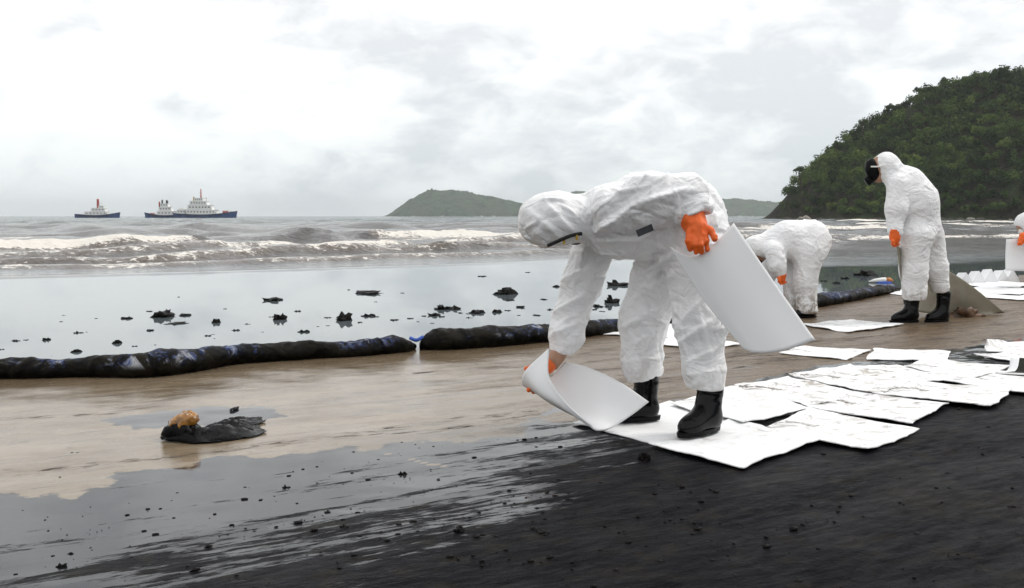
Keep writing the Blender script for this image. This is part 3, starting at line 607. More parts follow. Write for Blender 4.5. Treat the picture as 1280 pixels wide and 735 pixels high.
for a in [(206, 396, 22, 9, 'largest black tar clump in the left shallow water, with ragged trail'), (232, 395, 14, 4, 'flat tar piece right beside the largest clump in the left shallows'), (221, 405, 26, 3, 'long thin tar strip just below the largest clump in the left shallows'),
          (340, 376, 22, 5, 'flat oval tar clump far out in the left shallow water'), (350, 400, 14, 10, 'upright wedge shaped tar clump in the left shallow water'), (270, 404, 9, 9, 'small upright tar knob between the largest clump and the wedge shaped one'),
          (461, 367, 30, 5, 'long flat tar clump far out in the middle of the shallow water'), (632, 368, 26, 10, 'big blocky tar clump left of the bending worker\'s hanging arm'), (637, 376, 11, 3, 'small flat tar piece right under the blocky clump'),
          (430, 401, 17, 10, 'tilted tar clump near the boom in the middle of the shallows'), (566, 387, 16, 6, 'rounded tar clump in the middle of a scattered row left of the worker'), (770, 357, 22, 7, 'tar clump seen between the worker\'s arm and knee, the far one'),
          (764, 379, 14, 10, 'tar clump seen between the worker\'s arm and knee, the near one'), (58, 426, 9, 7, 'small round tar clump near the left end of the boom'), (95, 441, 14, 5, 'flat tar clump close behind the left part of the boom'), (159, 399, 12, 4, 'flat tar piece well left of the largest clump')]:
    clump(*a, GW)
for x, y, w in [(187, 390, 8), (188, 414, 9), (295, 414, 8), (19, 427, 11), (33, 426, 6), (146, 430, 12), (80, 395, 5), (76, 403, 6), (223, 372, 4), (281, 387, 4), (309, 406, 6), (380, 416, 12), (397, 409, 6), (372, 390, 7), (259, 421, 8), (268, 424, 4), (64, 446, 4), (97, 417, 9), (108, 416, 5), (193, 432, 7), (328, 416, 4), (168, 434, 7), (410, 398, 9), (410, 408, 5), (461, 396, 14), (470, 397, 6), (551, 387, 14), (522, 403, 6), (513, 399, 9), (542, 395, 14), (530, 396, 6), (552, 397, 8), (575, 392, 7), (586, 398, 7), (584, 393, 5), (596, 392, 16), (621, 391, 13), (635, 389, 7), (648, 395, 7), (670, 395, 9), (688, 388, 8), (695, 359, 9), (679, 375, 9), (747, 384, 12), (752, 390, 7), (603, 346, 9), (660, 341, 5), (503, 367, 5), (470, 378, 4), (436, 363, 4), (651, 385, 11), (540, 405, 5), (450, 404, 8), (493, 401, 9), (266, 419, 5), (340, 397, 6), (2, 438, 6), (120, 399, 4), (430, 408, 4), (743, 388, 6), (759, 384, 8), (1016, 348, 8), (1056, 349, 10), (1030, 352, 7), (1045, 355, 9)]:
    clump(x, y, w, max(2, w * lr.uniform(0.25, 0.5)), 'small black tar clump scattered on the shallow water behind the boom', GW)
clump(1083, 345, 20, 7, 'black tar clump in the dark water beside the white float', GW)
GS = 'tar clumps lying on the oiled foreground sand'
for x, y, w, h, l in [(805, 576, 16, 12, 'biggest black tar clump below the bending worker\'s front pad'), (430, 660, 9, 7, 'round tar clump on the silvery film in the bottom middle'), (574, 664, 14, 7, 'ragged tar clump right of bottom middle on black sand'), (357, 611, 8, 7, 'small upright tar knob on the silvery film, left of middle'), (503, 594, 9, 6, 'tar knob at the top of the dark streaks in the middle'), (88, 694, 9, 6, 'tar clump on dark streaks near the lower left corner'), (77, 711, 12, 6, 'wide tar clump closest to the lower left corner'), (672, 665, 18, 5, 'flat tar patch on black sand below the main worker'), (92, 568, 13, 2, 'thin flat tar flake on the tan sand at left')]:
    clump(x, y, w, h, l, GS, z=-0.004)
V, F = lump_mesh(lr, 1, 1, 1, 4.4, 4, 0.5); F = [tuple(q) for q in F]; Vs, Fs, base = [], [], 0
film_l, oil_l = FILM, OIL; k = 0
while k < 900:
    x, y = lr.uniform(0, 1280), lr.uniform(470, 735); p = G(x, y, 0.0); q_ = p[None, :2]
    fi_ = -psd(q_, FILM)[0][0]; oi_ = -psd(q_, OIL)[0][0]
    if fi_ < 0.02 and lr.random() > 0.06: continue
    if oi_ < -0.45 and lr.random() > 0.15: continue
    if oi_ > 0.8 and lr.random() > 0.7: continue
    st_ = perlin(np.array([[ (p[0] * cos(.52) + p[1] * sin(.52)) * 0.8, (-p[0] * sin(.52) + p[1] * cos(.52)) * 4.0, 0]]))[0]
    if st_ < 0.05 and lr.random() > 0.25: continue
    s = lr.uniform(0.5, 1.0) * (0.0025 + 0.012 * lr.random() ** 5); Vs.append(V * (s * 1.5, s * 1.0, s * .6) @ np.array([[.86, .5, 0], [-.5, .86, 0], [0, 0, 1]]) + p); Fs += [tuple(i + base for i in f) for f in F]; base += len(V); k += 1
o = mk('tar_pellets', np.concatenate(Vs), Fs, tar_m); o['kind'] = 'stuff'; o['label'] = 'tiny black tar pellets sprinkled over the foreground sand'

# oily lump with brown top in its puddle
brown_m = simple('glossy_brown_crude', (0.26, 0.115, 0.018), 0.18, 0.5, 0.6, 30, bump=0.25, coat=0.6); blk_m = simple('black_oily_plastic', (0.003, 0.003, 0.0035), 0.14, 0.10, 0.3, 20, bump=0.5)
rt = root('oily_debris', G(262, 545), 'glossy brown topped lump tangled in black oily plastic, lying in its own puddle', 'debris')
c = G(229, 549); s = c[1] / FPX
V, F = lump_mesh(lr, 25 * s, 20 * s, 17 * s, 3.1, 14, 0.35); mk('black_base', V + c + (0, 0, 6 * s), F, blk_m, rt)
V, F = lump_mesh(lr, 17 * s, 14 * s, 21 * s, 6.2, 18, 0.3); V *= (1 - 0.35 * np.clip(V[:, 2:] / (21 * s), 0, 1)); V[:, 0] += V[:, 2] * 0.55; V += 0.006 * np.stack([np.abs(perlin(V * 40)), perlin(V * 40 + 9), np.abs(perlin(V * 55 + 4))], 1); mk('brown_cap', V + c + (-1 * s, 0, 22 * s), F, brown_m, rt)
for (x0, y0, x1, y1, w, hgt) in [(232, 552, 330, 540, 15, 9), (250, 543, 329, 527, 9, 6), (205, 548, 278, 553, 11, 12), (262, 546, 322, 534, 10, 10), (270, 534, 326, 524, 5, 4), (288, 515, 297, 511, 2, 0.6)]:
    a_, b_ = G(x0, y0), G(x1, y1); nu, nv = 36, 15; S = np.zeros((nu, nv, 3)); d_ = (b_ - a_); nrm = np.array([-d_[1], d_[0], 0]); nrm /= np.linalg.norm(nrm)
    for i in range(nu):
        for j in range(nv):
            u, v = i / (nu - 1), j / (nv - 1) * 2 - 1; p = a_ + d_ * u + nrm * v * w * s * 2.0 * (1 - 0.7 * abs(2 * u - 1) ** 3)
            S[i, j] = p + (0, 0, (1 - v * v) * 1.7 * hgt * s * sin(pi * min(1, u * 1.1 + .08)) + 0.004)
    uu, vv = np.meshgrid(np.linspace(0, 1, nu), np.linspace(0, 1, nv), indexing='ij'); nn = perlin(np.stack([uu * 3.0 + vv * 1.5 + x0, vv * 5.0 + uu * 2, uu * 0 + y0], -1)); nn = 0.6 - 1.6 * np.abs(nn); S[..., 2] = np.maximum(S[..., 2] * (0.65 + 0.5 * nn) + nn * 0.012, 0.003); S[..., 1] += nn * 0.02
    mk('plastic_shred', *sheet(S, 0.003), blk_m, rt)

# white float with blue end by the far boom
rt = root('float', G(1103, 354, -0.02), 'small white float with an orange end and blue strap by the far boom', 'float'); c = G(1103, 354, -0.02); s = c[1] / FPX
wp_m = simple('white_plastic', (0.78, 0.77, 0.74), 0.4, 0.5, 0.08, 6)
mk('float_body', *tube([c + np.array(q) * s for q in ((-17, 0, 2.0), (-10, 0, 3.2), (0, 0, 4), (4, 0, 4))], np.array([.8, 2.4, 3.2, 3.2]) * s, 12), wp_m, rt)
mk('orange_end', *tube([c + np.array(q) * s for q in ((5, 0, 4), (9, 0, 4.2), (13, 0, 3.0))], np.array([3.0, 3.0, 1.2]) * s, 12), simple('faded_orange', (0.5, 0.2, 0.06), 0.5, 0.4, 0.2, 8), rt)
mk('blue_strap', *tube([c + np.array(q) * s for q in ((-8, -2, 0), (2, -3.4, 1), (10, -3.0, 0.6))], 1.6 * s, 8), blue_m, rt)

# ================================================================== ABSORBENT PADS ON THE SAND
g = M('white_absorbent_felt'); v = g.pos(obj=True); a = g.noise(v, 7, 7, 0.75, 0.5); b = g.noise(g.pos((1, 1, 1), 0, (7, 3, 0), True), 3.0, 3, 0.5); d = g.noise(v, 220, 3, 0.6)
so = g.attr('soil')
sm = g.math('MULTIPLY', g.ss(0.50, 0.66, a), g.math('MULTIPLY', g.ss(0.42, 0.55, b), so)); wash = g.math('MULTIPLY', g.ss(0.42, 0.7, b), g.math('MULTIPLY', so, 0.12))
patch_ = g.math('MULTIPLY', g.ss(0.5, 0.66, g.noise(g.pos((1, 1, 1), 0, (1, 9, 0), True), 5, 6, 0.75, 0.8)), g.math('MULTIPLY', so, 0.55)); wash = g.math('MAXIMUM', wash, patch_); cc = g.mix(wash, (0.83, 0.835, 0.84), (0.33, 0.29, 0.245)); cc = g.mix(sm, cc, (0.13, 0.105, 0.085))
felt = g.done(g.bsdf(cc, 0.9, 0.15, normal=g.bump(d, 0.25, 0.002, g.bump(b, 0.15, 0.02))))
pr = np.random.default_rng(31)
GP = 'absorbent pads laid on the oiled sand'
def pad(corners, label, lift=0.006, soil=1.0, curl=0.0, n=22, wav=0.009, name='absorbent_pad', group=GP):
    c = [G(x, y) for x, y in corners]; u = np.linspace(0, 1, n); S = np.zeros((n, n, 3))
    for i, a_ in enumerate(u):
        S[i] = ((1 - a_) * (1 - u)[:, None] * c[0] + a_ * (1 - u)[:, None] * c[1] + a_ * u[:, None] * c[2] + (1 - a_) * u[:, None] * c[3])
    ed = (np.abs(u * 2 - 1) ** 4)[:, None] + (np.abs(u * 2 - 1) ** 4)[None]
    lift *= 0.62; S[..., 2] = lift + wav * (0.5 + fbm(S * (4.5, 4.5, 1) + pr.uniform(0, 50), 4)) + curl * np.clip(ed - 0.5, 0, 2) * (0.5 + perlin(S * (2, 2, 1) + pr.uniform(0, 9)))
    S[..., :2] += 0.014 * np.stack([fbm(S * (5, 5, 1) + 3, 3), fbm(S * (5, 5, 1) + 8, 3)], -1)
    S[..., 2] = np.maximum(S[..., 2], lift)
    V, F = sheet(S, 0.0045)
    if np.cross(c[1] - c[0], c[3] - c[0])[2] < 0: F = [f[::-1] for f in F]
    o = mk(name, V, F, felt, loc=np.mean(c, axis=0), attrs={'soil': np.full(len(V), soil)}, smooth=False)
    return tag(o, label, 'pad', group)
pad([(716, 531), (818, 556), (935, 530), (838, 503)], 'clean white pad under the far boot, lowest at left of the bending worker', .006, .15)
pad([(808, 560), (925, 588), (1025, 555), (918, 528)], 'white pad under the near boot of the bending worker, closest to the camera', .017, .35, .006)
pad([(838, 510), (930, 535), (1010, 516), (912, 488)], 'pad just right of the boots, with a dark gap along its lower edge', .03, .6, .004)
pad([(947, 541), (1087, 566), (1150, 540), (1012, 513)], 'second nearest pad on the front edge, right of the near boot', .012, .9, .008)
pad([(905, 488), (1010, 511), (1092, 498), (985, 475)], 'heavily stained pad behind the one right of the boots', .022, 1.5, .008)
pad([(1000, 512), (1140, 533), (1184, 509), (1050, 489)], 'stained pad in the middle of the carpet, third along the front edge', .02, 1.2, .008)
pad([(985, 473), (1100, 499), (1140, 482), (1062, 460)], 'brown smeared pad in the middle of the rear row', .03, 1.4, .008)
pad([(1098, 499), (1240, 512), (1266, 492), (1133, 480)], 'pad with a dark slot on its left edge, fourth along the front edge', .032, 1.1, .008)
pad([(1062, 462), (1150, 482), (1215, 476), (1120, 458)], 'thinly stained pad in the rear row left of the lifted flap', .018, 1.0, .006)
pad([(1130, 463), (1215, 478), (1262, 464), (1160, 452)], 'farthest pad of the rear row with a wavy back edge', .026, .9, .012)
pad([(1180, 480), (1285, 496), (1340, 480), (1225, 464)], 'pad running out of the picture at the right end of the front edge', .02, .9, .008)
pad([(973, 443), (1058, 451), (1088, 439), (1003, 434)], 'single pad on bare sand, left of a matching pair', .008, .7)
pad([(1083, 450), (1186, 453), (1187, 441), (1093, 437)], 'single pad on bare sand, right of a matching pair', .008, .6)
pad([(1003, 407), (1060, 417), (1130, 407), (1062, 401)], 'pad lying at the toes of the standing worker', .008, .6, .006)
pad([(738, 418), (850, 425), (912, 412), (805, 404)], 'white pad seen between the legs of the bending worker, farther one', .008, .3)
pad([(800, 430), (880, 437), (930, 432), (862, 420)], 'white pad seen between the legs of the bending worker, nearer one', .012, .4)
pad([(1112, 368), (1130, 370), (1150, 366), (1125, 363)], 'scrap of white pad showing left of the standing worker\'s legs', .008, .2)
pad([(1200, 359), (1270, 362), (1300, 356), (1225, 353)], 'farthest flat pad in front of the row of folded pads', .03, .3, .02)
pad([(1196, 366), (1275, 371), (1310, 364), (1225, 360)], 'middle one of the far right flat pads', .02, .3, .02)
pad([(1205, 372), (1290, 377), (1330, 370), (1240, 366)], 'nearest one of the far right flat pads', .01, .4, .015)

def cgrid(rows, nu=26, nv=26):          # control rows of (pixel, pixel, distance) -> smooth surface
    C = np.array([[P(*q) for q in r] for r in rows]); A = np.stack([catmull(C[i], nv) for i in range(len(C))]); return np.stack([catmull(A[:, j], nu) for j in range(nv)], 1)
def curved_pad(rows, label, soil=0.0, th=0.007, mat=None, name='absorbent_pad', group=None, nu=26, nv=26, floor=0.006):
    S = cgrid(rows, nu, nv); S[..., 2] = np.maximum(S[..., 2], floor); V, F = sheet(S, th); o = mk(name, V, F, mat or felt, loc=S.reshape(-1, 3)[S[..., 2].argmin()], attrs={'soil': np.full(len(V), soil)}); return tag(o, label, 'pad', group)
for k, (x, y, h) in enumerate([(1208, 356, 15), (1224, 355, 16), (1239, 354.5, 18), (1254, 354, 16), (1266, 353.5, 17)]):
    c = G(x, y); s = c[1] / FPX; w = 9.2 * s; hh_ = h * s; dpt = 0.28
    S = np.array([[c + (-w, 0, .005), c + (-w, dpt, .005)], [c + (-w * .5, 0, hh_ * .55), c + (-w * .5, dpt, hh_ * .5)], [c + (0, 0.01, hh_), c + (0, dpt, hh_ * .9)], [c + (w * .5, 0, hh_ * .52), c + (w * .5, dpt, hh_ * .5)], [c + (w, 0, .005), c + (w, dpt, .005)]])
    V, F = sheet(S, 0.008); front = ([S[0, 0] + (0, .004, 0), S[4, 0] + (0, .004, 0), S[2, 0] + (0, .004, 0)], [(0, 1, 2)])
    o = mk('folded_pad', *merge((V, F), front), felt, loc=c, smooth=False); o.data.attributes.new('soil', 'FLOAT', 'POINT')
    tag(o, ['first', 'second', 'third and tallest', 'fourth', 'last'][k] + ' tent folded white pad in the far right row, counted from the left', 'pad', 'tent folded pads in a row')
# crumpled pads at the right edge
under_m = simple('oil_soaked_felt', (0.022, 0.024, 0.018), 0.7, 0.2, 0.5, 6, bump=0.3)
curved_pad([[(1234, 441, 7.42), (1256, 441, 7.40), (1282, 440, 7.45), (1320, 440, 7.45)], [(1231, 434, 7.48), (1250, 437, 7.6), (1280, 435, 7.68), (1320, 434, 7.7)], [(1234, 424, 7.62), (1250, 425, 7.85), (1268, 429, 7.98), (1320, 427, 8.05)]], 'crumpled pad with a turned up corner at the right edge', .9)
pad([(1217, 447), (1285, 456), (1340, 450), (1268, 440)], 'pointed pad below the crumpled one at the right edge', .012, .8, .01)
S = cgrid([[(1244, 476, 6.25), (1275, 477, 6.2), (1320, 480, 6.15)], [(1260, 462, 6.3), (1290, 464, 6.25), (1330, 466, 6.2)], [(1263, 447, 6.35), (1295, 449, 6.3), (1335, 450, 6.25)]], 16, 12); S[..., 2] = np.maximum(S[..., 2], .03)
V, F = sheet(S, 0.012); o = mk('absorbent_pad', V, F, [felt, under_m], loc=S[0, 0], attrs={'soil': np.zeros(len(V))})
mi = np.zeros(len(o.data.polygons), np.int32); nf = 15 * 11
o.data.polygons.foreach_set('material_index', np.array([1 if (i < 2 * nf and (i % 11) > 1) else 0 for i in range(len(mi))], np.int32)); tag(o, 'lifted pad flap showing its black oil soaked underside at the right edge', 'pad')
# ================================================================== PEOPLE
g = M('white_coverall_fabric'); v = g.pos(obj=True); a = g.noise(v, 14, 6, 0.62, 0.8); b = g.noise(v, 48, 4, 0.6, 0.6); d = g.noise(v, 4, 4, 0.6)
dr = g.attr('dirt'); cr = g.math('ABSOLUTE', g.math('SUBTRACT', a, 0.5)); cr = g.math('POWER', g.math('MULTIPLY', cr, 3.0), 0.6)
cr2 = g.math('ABSOLUTE', g.math('SUBTRACT', g.noise(g.pos((1, 1, 1.5), 0, (3, 4, 5), True), 6.5, 2, 0.45, 1.2), 0.5)); cr2 = g.math('MINIMUM', g.math('MULTIPLY', cr2, 5.0), 1.0)
dm = g.math('MULTIPLY', dr, g.ss(0.40, 0.62, a)); col = g.mix(g.ss(0.35, 0.7, d), (0.83, 0.83, 0.835), (0.86, 0.86, 0.865)); col = g.mix(dm, col, (0.30, 0.25, 0.20))
suit = g.done(g.bsdf(col, 0.62, 0.25, normal=g.bump(b, 0.08, 0.006, g.bump(cr, 0.24, 0.02, g.bump(cr2, 0.28, 0.03)))))
glove_m = simple('orange_rubber_glove', (0.80, 0.135, 0.02), 0.45, 0.4, 0.12, 14, bump=0.25); boot_m = simple('black_rubber_boot', (0.003, 0.003, 0.0035), 0.14, 0.22, 0.3, 6, bump=0.08)
skin_m = simple('skin', (0.36, 0.20, 0.13), 0.5, 0.4, 0.1, 30); mask_m = simple('black_mask_rubber', (0.004, 0.004, 0.0045), 0.35, 0.12, 0.2, 20); strap_m = simple('black_strap', (0.012, 0.012, 0.012), 0.6, 0.3, 0.2, 30); clip_m = simple('yellow_strap_clip', (0.42, 0.28, 0.05), 0.5, 0.4, 0.1, 20)
zip_m = simple('charcoal_badge', (0.035, 0.037, 0.042), 0.6, 0.3, 0.3, 30); goggle_m = simple('goggle_lens', (0.06, 0.08, 0.09), 0.08, 0.5, 0.1, 10)

def suit_mesh(prims, cuts, h, amp, seed, floor=None, trims=(), nfold=130, folds=()):
    rad = [max(p[3]) if p[0] == 'e' else max(p[3], p[4]) for p in prims]
    lo = np.min([np.minimum(p[1], p[2]) - r for p, r in zip(prims, rad)], axis=0) - 0.04
    hi = np.max([np.maximum(p[1], p[2]) + r for p, r in zip(prims, rad)], axis=0) + 0.04
    def fn(p):
        D = None
        for pr_ in prims:
            d = s_cone(p, *pr_[1:5]) if pr_[0] == 'c' else s_ell(p, pr_[1], pr_[3], pr_[4] if hasattr(pr_[4], '__len__') and np.ndim(pr_[4]) == 2 else None)
            D = d if D is None else smin(D, d, pr_[5])
        for (q_, n_) in trims:                          # flat cuts: sleeve and trouser ends
            pl = (p - np.asarray(q_[0], np.float32)) @ np.asarray(n_, np.float32); nr = np.sqrt(((p - np.asarray(q_[0], np.float32)) ** 2).sum(-1)) - q_[1]
            D = np.maximum(D, np.minimum(pl, -nr))
        for c in cuts: D = -smin(-D, s_ell(p, c[0], c[1], c[2] if len(c) > 2 else None), 0.02)
        return D
    V, F = nets(fn, lo, hi, h); V = relax(V, F, 2); N = vnormals(V, F)
    q_ = V + 0.05 * np.stack([perlin(V * 6 + 1), perlin(V * 6 + 7), perlin(V * 6 + 13)], 1)
    t = radians(35); rot = np.array([[cos(t), 0, sin(t)], [0, 1, 0], [-sin(t), 0, cos(t)]]); qa = (q_ @ rot.T) * (3.2, 6, 9.5) + seed; qb = (q_ @ rot) * (4.5, 8, 12) + seed + 40
    ra = (1 - np.abs(perlin(qa)) * 2.2); rb = 1 - np.abs(perlin(qb)) * 2.2; rc = 1 - np.abs(perlin(q_ * 24 + seed)) * 2.0
    wv = 0.65 + 0.5 * perlin(V * 3.5 + seed + 5)
    V = V + N * (amp * (0.50 * ra * wv + 0.28 * rb * wv + 0.06 * rc + 0.5 * perlin(V * 4 + seed) - 0.3))[:, None]
    # straight, pinched folds of stiff fabric: short lines lying on the surface
    cr_ = np.random.default_rng(int(seed * 10)); N = vnormals(V, F); idx = cr_.integers(0, len(V), nfold); D_ = np.zeros(len(V))
    for i in idx:
        t_ = np.cross(N[i], cr_.normal(size=3) + np.array([0, 0.0, 0.6]) * cr_.choice([-1, 1])); t_ /= np.linalg.norm(t_) + 1e-9
        L_ = cr_.uniform(.05, .17); a_ = V[i] - t_ * L_; ab = t_ * 2 * L_; r_ = V - a_; u = np.clip((r_ @ ab) / (ab @ ab), 0, 1)
        d_ = np.sqrt(((r_ - u[:, None] * ab) ** 2).sum(1)); w_ = cr_.choice([.011, .014, .020, .032]) * (0.6 + 0.8 * u)
        D_ += cr_.choice([1, 1, -1]) * cr_.uniform(.4, 1.0) * amp * np.clip(1 - d_ / w_, 0, 1) ** 1.25 * np.sin(pi * np.clip(u, .02, .98)) ** .6
    for (x1, y1, x2, y2, am, wpx) in folds:
        Yd = float(np.median(V[:, 1])); p1, p2 = P(x1, y1, Yd), P(x2, y2, Yd); s_ = Yd / FPX; a2 = p1[[0, 2]]; ab = (p2 - p1)[[0, 2]]
        k_ = Yd / V[:, 1]; q2 = np.stack([V[:, 0] * k_, CAM_H + (V[:, 2] - CAM_H) * k_], 1) - a2; u = np.clip((q2 @ ab) / (ab @ ab), 0, 1); off = q2 - u[:, None] * ab
        sd = off[:, 0] * ab[1] - off[:, 1] * ab[0]; sd = np.sign(sd) * np.sqrt((off ** 2).sum(1)); w_ = wpx * s_
        prof = np.where(sd > 0, np.clip(1 - sd / (w_ * 1.8), 0, 1) ** 1.4, np.clip(1 + sd / (w_ * .6), 0, 1))
        D_ += am * prof * np.sin(pi * np.clip(u, .03, .97)) ** .5 * sstep(0.1, -0.3, N[:, 1])
    V = V + N * np.clip(D_, -.03, .045)[:, None]
    if floor is not None: V[:, 2] = np.maximum(V[:, 2], floor)
    return V, F
def boot_mesh(base, heading, sc_=1.0, h=0.007, lift=0.0, top=0.30):
    f = np.array([cos(heading), sin(heading), 0]); base = np.asarray(base, float)
    def fn(p):
        q_ = (p - base.astype(np.float32)) / sc_; x = q_ @ f.astype(np.float32); y = q_ @ np.array([-f[1], f[0], 0], np.float32); z = q_[..., 2]; L = np.stack([x, y, z], -1)
        d = s_cone(L, (0, 0, .09), (-.005, 0, top), .054, .066); d = smin(d, s_cone(L * (1, 1.0, 1), (-.02, 0, .055), (.16, 0, .038), .046, .040), .04); d = smin(d, s_cone(L, (.03, 0, .10), (.12, 0, .055), .045, .04), .05)
        d = np.maximum(d, z - top); return np.maximum(d, 0.018 - z) * sc_
    r = .28 * sc_; V, F = nets(fn, base + (-r, -r, -.01), base + (r, r, top * sc_ + .03), h)
    V = relax(V, F, 1); N = vnormals(V, F); V += N * (0.004 * (1 - 2 * np.abs(perlin(V * (14, 14, 22)))) * sstep(base[2] + .1, base[2] + .2, V[:, 2]))[:, None]
    n = 22; a = np.linspace(0, 2 * pi, n, endpoint=False); ol = []
    for t in a:
        x = .07 + .145 * cos(t); w = (.046 if cos(t) > 0 else .042) * (1 - .08 * cos(2 * t)); ol.append((x, w * sin(t)))
    def ring(z, k): return [base + sc_ * (f * (x * k + .07 * (1 - k)) + np.array([-f[1], f[0], 0]) * y * k) + (0, 0, z * sc_) for x, y in ol]
    SV = np.array(ring(.002, 1.0) + ring(.024, 1.03)); SF = [tuple(range(n))[::-1], tuple(range(n, 2 * n))] + [(i, (i + 1) % n, n + (i + 1) % n, n + i) for i in range(n)]
    for i, (x, y) in enumerate(list(ol)):
        pass
    return (V, F), (SV, SF)
def add_boot(rt, base, heading, sc_=1.0, h=0.007, top=0.30):
    b, s = boot_mesh(base, heading, sc_, h, top=top); o = mk('boot', *b, boot_m, rt); mk('sole', *s, mask_m, o, smooth=False); return o
def glove_mesh(chain, fingers, h=0.005):
    prims = [('c', chain[i][:3], chain[i + 1][:3], chain[i][3], chain[i + 1][3], .02) for i in range(len(chain) - 1)]
    for fg in fingers:
        r = fg[0]; prims += [('c', fg[1][i], fg[1][i + 1], r * (1 - .08 * i), r * (1 - .08 * (i + 1)), .008) for i in range(len(fg[1]) - 1)]
    lo = np.min([np.minimum(p[1], p[2]) - max(p[3], p[4]) for p in prims], axis=0) - .015; hi = np.max([np.maximum(p[1], p[2]) + max(p[3], p[4]) for p in prims], axis=0) + .015
    def fn(p):
        D = None
        for q_ in prims: d = s_cone(p, *q_[1:5]); D = d if D is None else smin(D, d, q_[5])
        return D
    V, F = nets(fn, lo, hi, h); V = relax(V, F, 1); N = vnormals(V, F); V += N * (0.0035 * (1 - 2 * np.abs(perlin(V * 26))))[:, None]
    return V, F
def head_mesh(c, face, up, s=1.0):
    face = np.asarray(face, float); face /= np.linalg.norm(face); up = np.asarray(up, float); up -= face * (up @ face); up /= np.linalg.norm(up); rt_ = np.cross(face, up)
    Rm = np.stack([face, rt_, up], 1)
    def fn(p):
        L = ((p - np.asarray(c, np.float32)) @ Rm.astype(np.float32)) / s
        d = s_ell(L, (0, 0, .01), (.095, .075, .115)); d = smin(d, s_ell(L, (.05, 0, -.07), (.05, .05, .05)), .03); d = smin(d, s_cone(L, (.085, 0, .015), (.112, 0, -.02), .011, .016), .012)
        d = smin(d, s_cone(L, (.078, -.04, .035), (.078, .04, .035), .014, .014), .015); d = smin(d, s_cone(L, (.092, -.018, -.05), (.092, .018, -.05), .009, .009), .008)
        for y in (-.03, .03): d = -smin(-d, s_ell(L, (.098, y, .018), (.014, .016, .011)), .008)
        for y in (-.077, .077): d = smin(d, s_ell(L, (-.005, y, 0), (.022, .012, .032)), .006)
        return d * s
    return nets(fn, np.asarray(c) - .16 * s, np.asarray(c) + .16 * s, .008), Rm
def C(a, b, ra, rb, k=0.05): return ('c', P(*a), P(*b), ra, rb, k)
def E(c, r, k=0.05, rot=0.0):
    R_ = np.array([[cos(rot), 0, -sin(rot)], [0, 1, 0], [sin(rot), 0, cos(rot)]]); return ('e', P(*c), P(*c), r, R_.T if False else R_, k)
def trim(c, n, r): n = np.asarray(n, float); return ((P(*c), r), n / np.linalg.norm(n))

# ---------------- the bending worker in front
YM = 4.66
rt = root('person', G(850, 541), 'person in white hooded coverall bending low in front, holding a white pad in each hand', 'person', 'clean-up workers in white coveralls')
prims = [E((854, 279, YM), (.18, .20, .18), .06), C((854, 270, YM), (812, 268, YM), .172, .180, .06), C((812, 268, YM), (762, 272, YM), .180, .152, .08), C((790, 284, YM), (770, 290, YM), .14, .125, .06),
         C((762, 270, YM), (732, 272, YM - .01), .13, .098, .05),
         E((697, 273, YM - .02), (.172, .135, .125), .04, radians(-8)), E((676, 279, YM - .02), (.098, .11, .098), .05),
         # far arm hanging
         C((752, 288, 4.86), (727, 352, 4.9), .108, .090, .06), C((727, 352, 4.9), (708, 420, 4.86), .09, .08, .05), C((708, 420, 4.86), (702, 437, 4.84), .082, .06, .03),
         # near arm drawn back
         C((768, 262, 4.50), (820, 250, 4.43), .105, .105, .06), C((820, 250, 4.43), (858, 243, 4.40), .105, .092, .06), C((858, 243, 4.40), (866, 262, 4.36), .088, .078, .04),
         # legs
         C((842, 300, 4.80), (805, 395, 4.84), .155, .115, .07), C((805, 395, 4.84), (801, 452, 4.86), .115, .098, .05), C((801, 452, 4.86), (803, 470, 4.86), .098, .084, .03),
         C((868, 300, 4.58), (873, 400, 4.50), .155, .106, .07), C((873, 400, 4.50), (880, 462, 4.50), .106, .098, .05), C((880, 462, 4.50), (883, 480, 4.50), .1, .082, .03)]
cuts = [(P(716, 318, YM + .02), (.085, .085, .06)), (P(872, 276, 4.345), (.052, .06, .055))]
trims = [trim((803, 474, 4.86), (.25, 0, -1), .2) , trim((884, 484, 4.50), (0, 0, -1), .2), trim((699, 441, 4.84), (-.2, 0, -1), .15)]
V, F = suit_mesh(prims, cuts, 0.0075, 0.0135, 2.0, trims=[((t[0][0], t[0][1]), t[1]) for t in trims], nfold=230, folds=[
    (738, 292, 800, 252, .030, 9), (800, 252, 862, 236, .030, 9), (742, 262, 800, 228, .018, 8), (775, 225, 840, 222, .02, 7), (745, 300, 805, 298, .022, 7), (795, 300, 838, 284, .016, 6),
    (800, 345, 852, 312, .022, 7), (795, 372, 850, 338, .016, 7), (782, 405, 832, 382, .018, 7), (786, 432, 828, 408, .016, 6), (778, 452, 826, 448, .014, 6), (812, 330, 826, 390, .014, 7),
    (852, 402, 888, 362, .02, 7), (846, 430, 892, 398, .018, 7), (856, 455, 900, 432, .016, 6), (852, 470, 902, 462, .012, 5), (872, 380, 888, 450, .012, 7),
    (700, 352, 745, 330, .018, 7), (690, 392, 732, 366, .018, 6), (688, 418, 726, 402, .016, 6), (735, 300, 722, 350, .018, 7), (660, 262, 705, 300, .012, 8), (680, 250, 720, 292, .012, 7), (735, 246, 741, 296, -.02, 5), (728, 262, 735, 300, .014, 4), (848, 246, 852, 290, .024, 5), (888, 250, 896, 286, .02, 6)])
kn = P(862, 262, 4.36)
mk('coverall', V, F, suit, rt, attrs={'dirt': 0.35 * sstep(.42, .25, V[:, 2])})
add_boot(rt, np.array([*G(886, 546)[:2], .024]), radians(220), 1.0, top=.30)
add_boot(rt, np.array([*G(807, 529)[:2], .014]), radians(192), 1.0, top=.30)
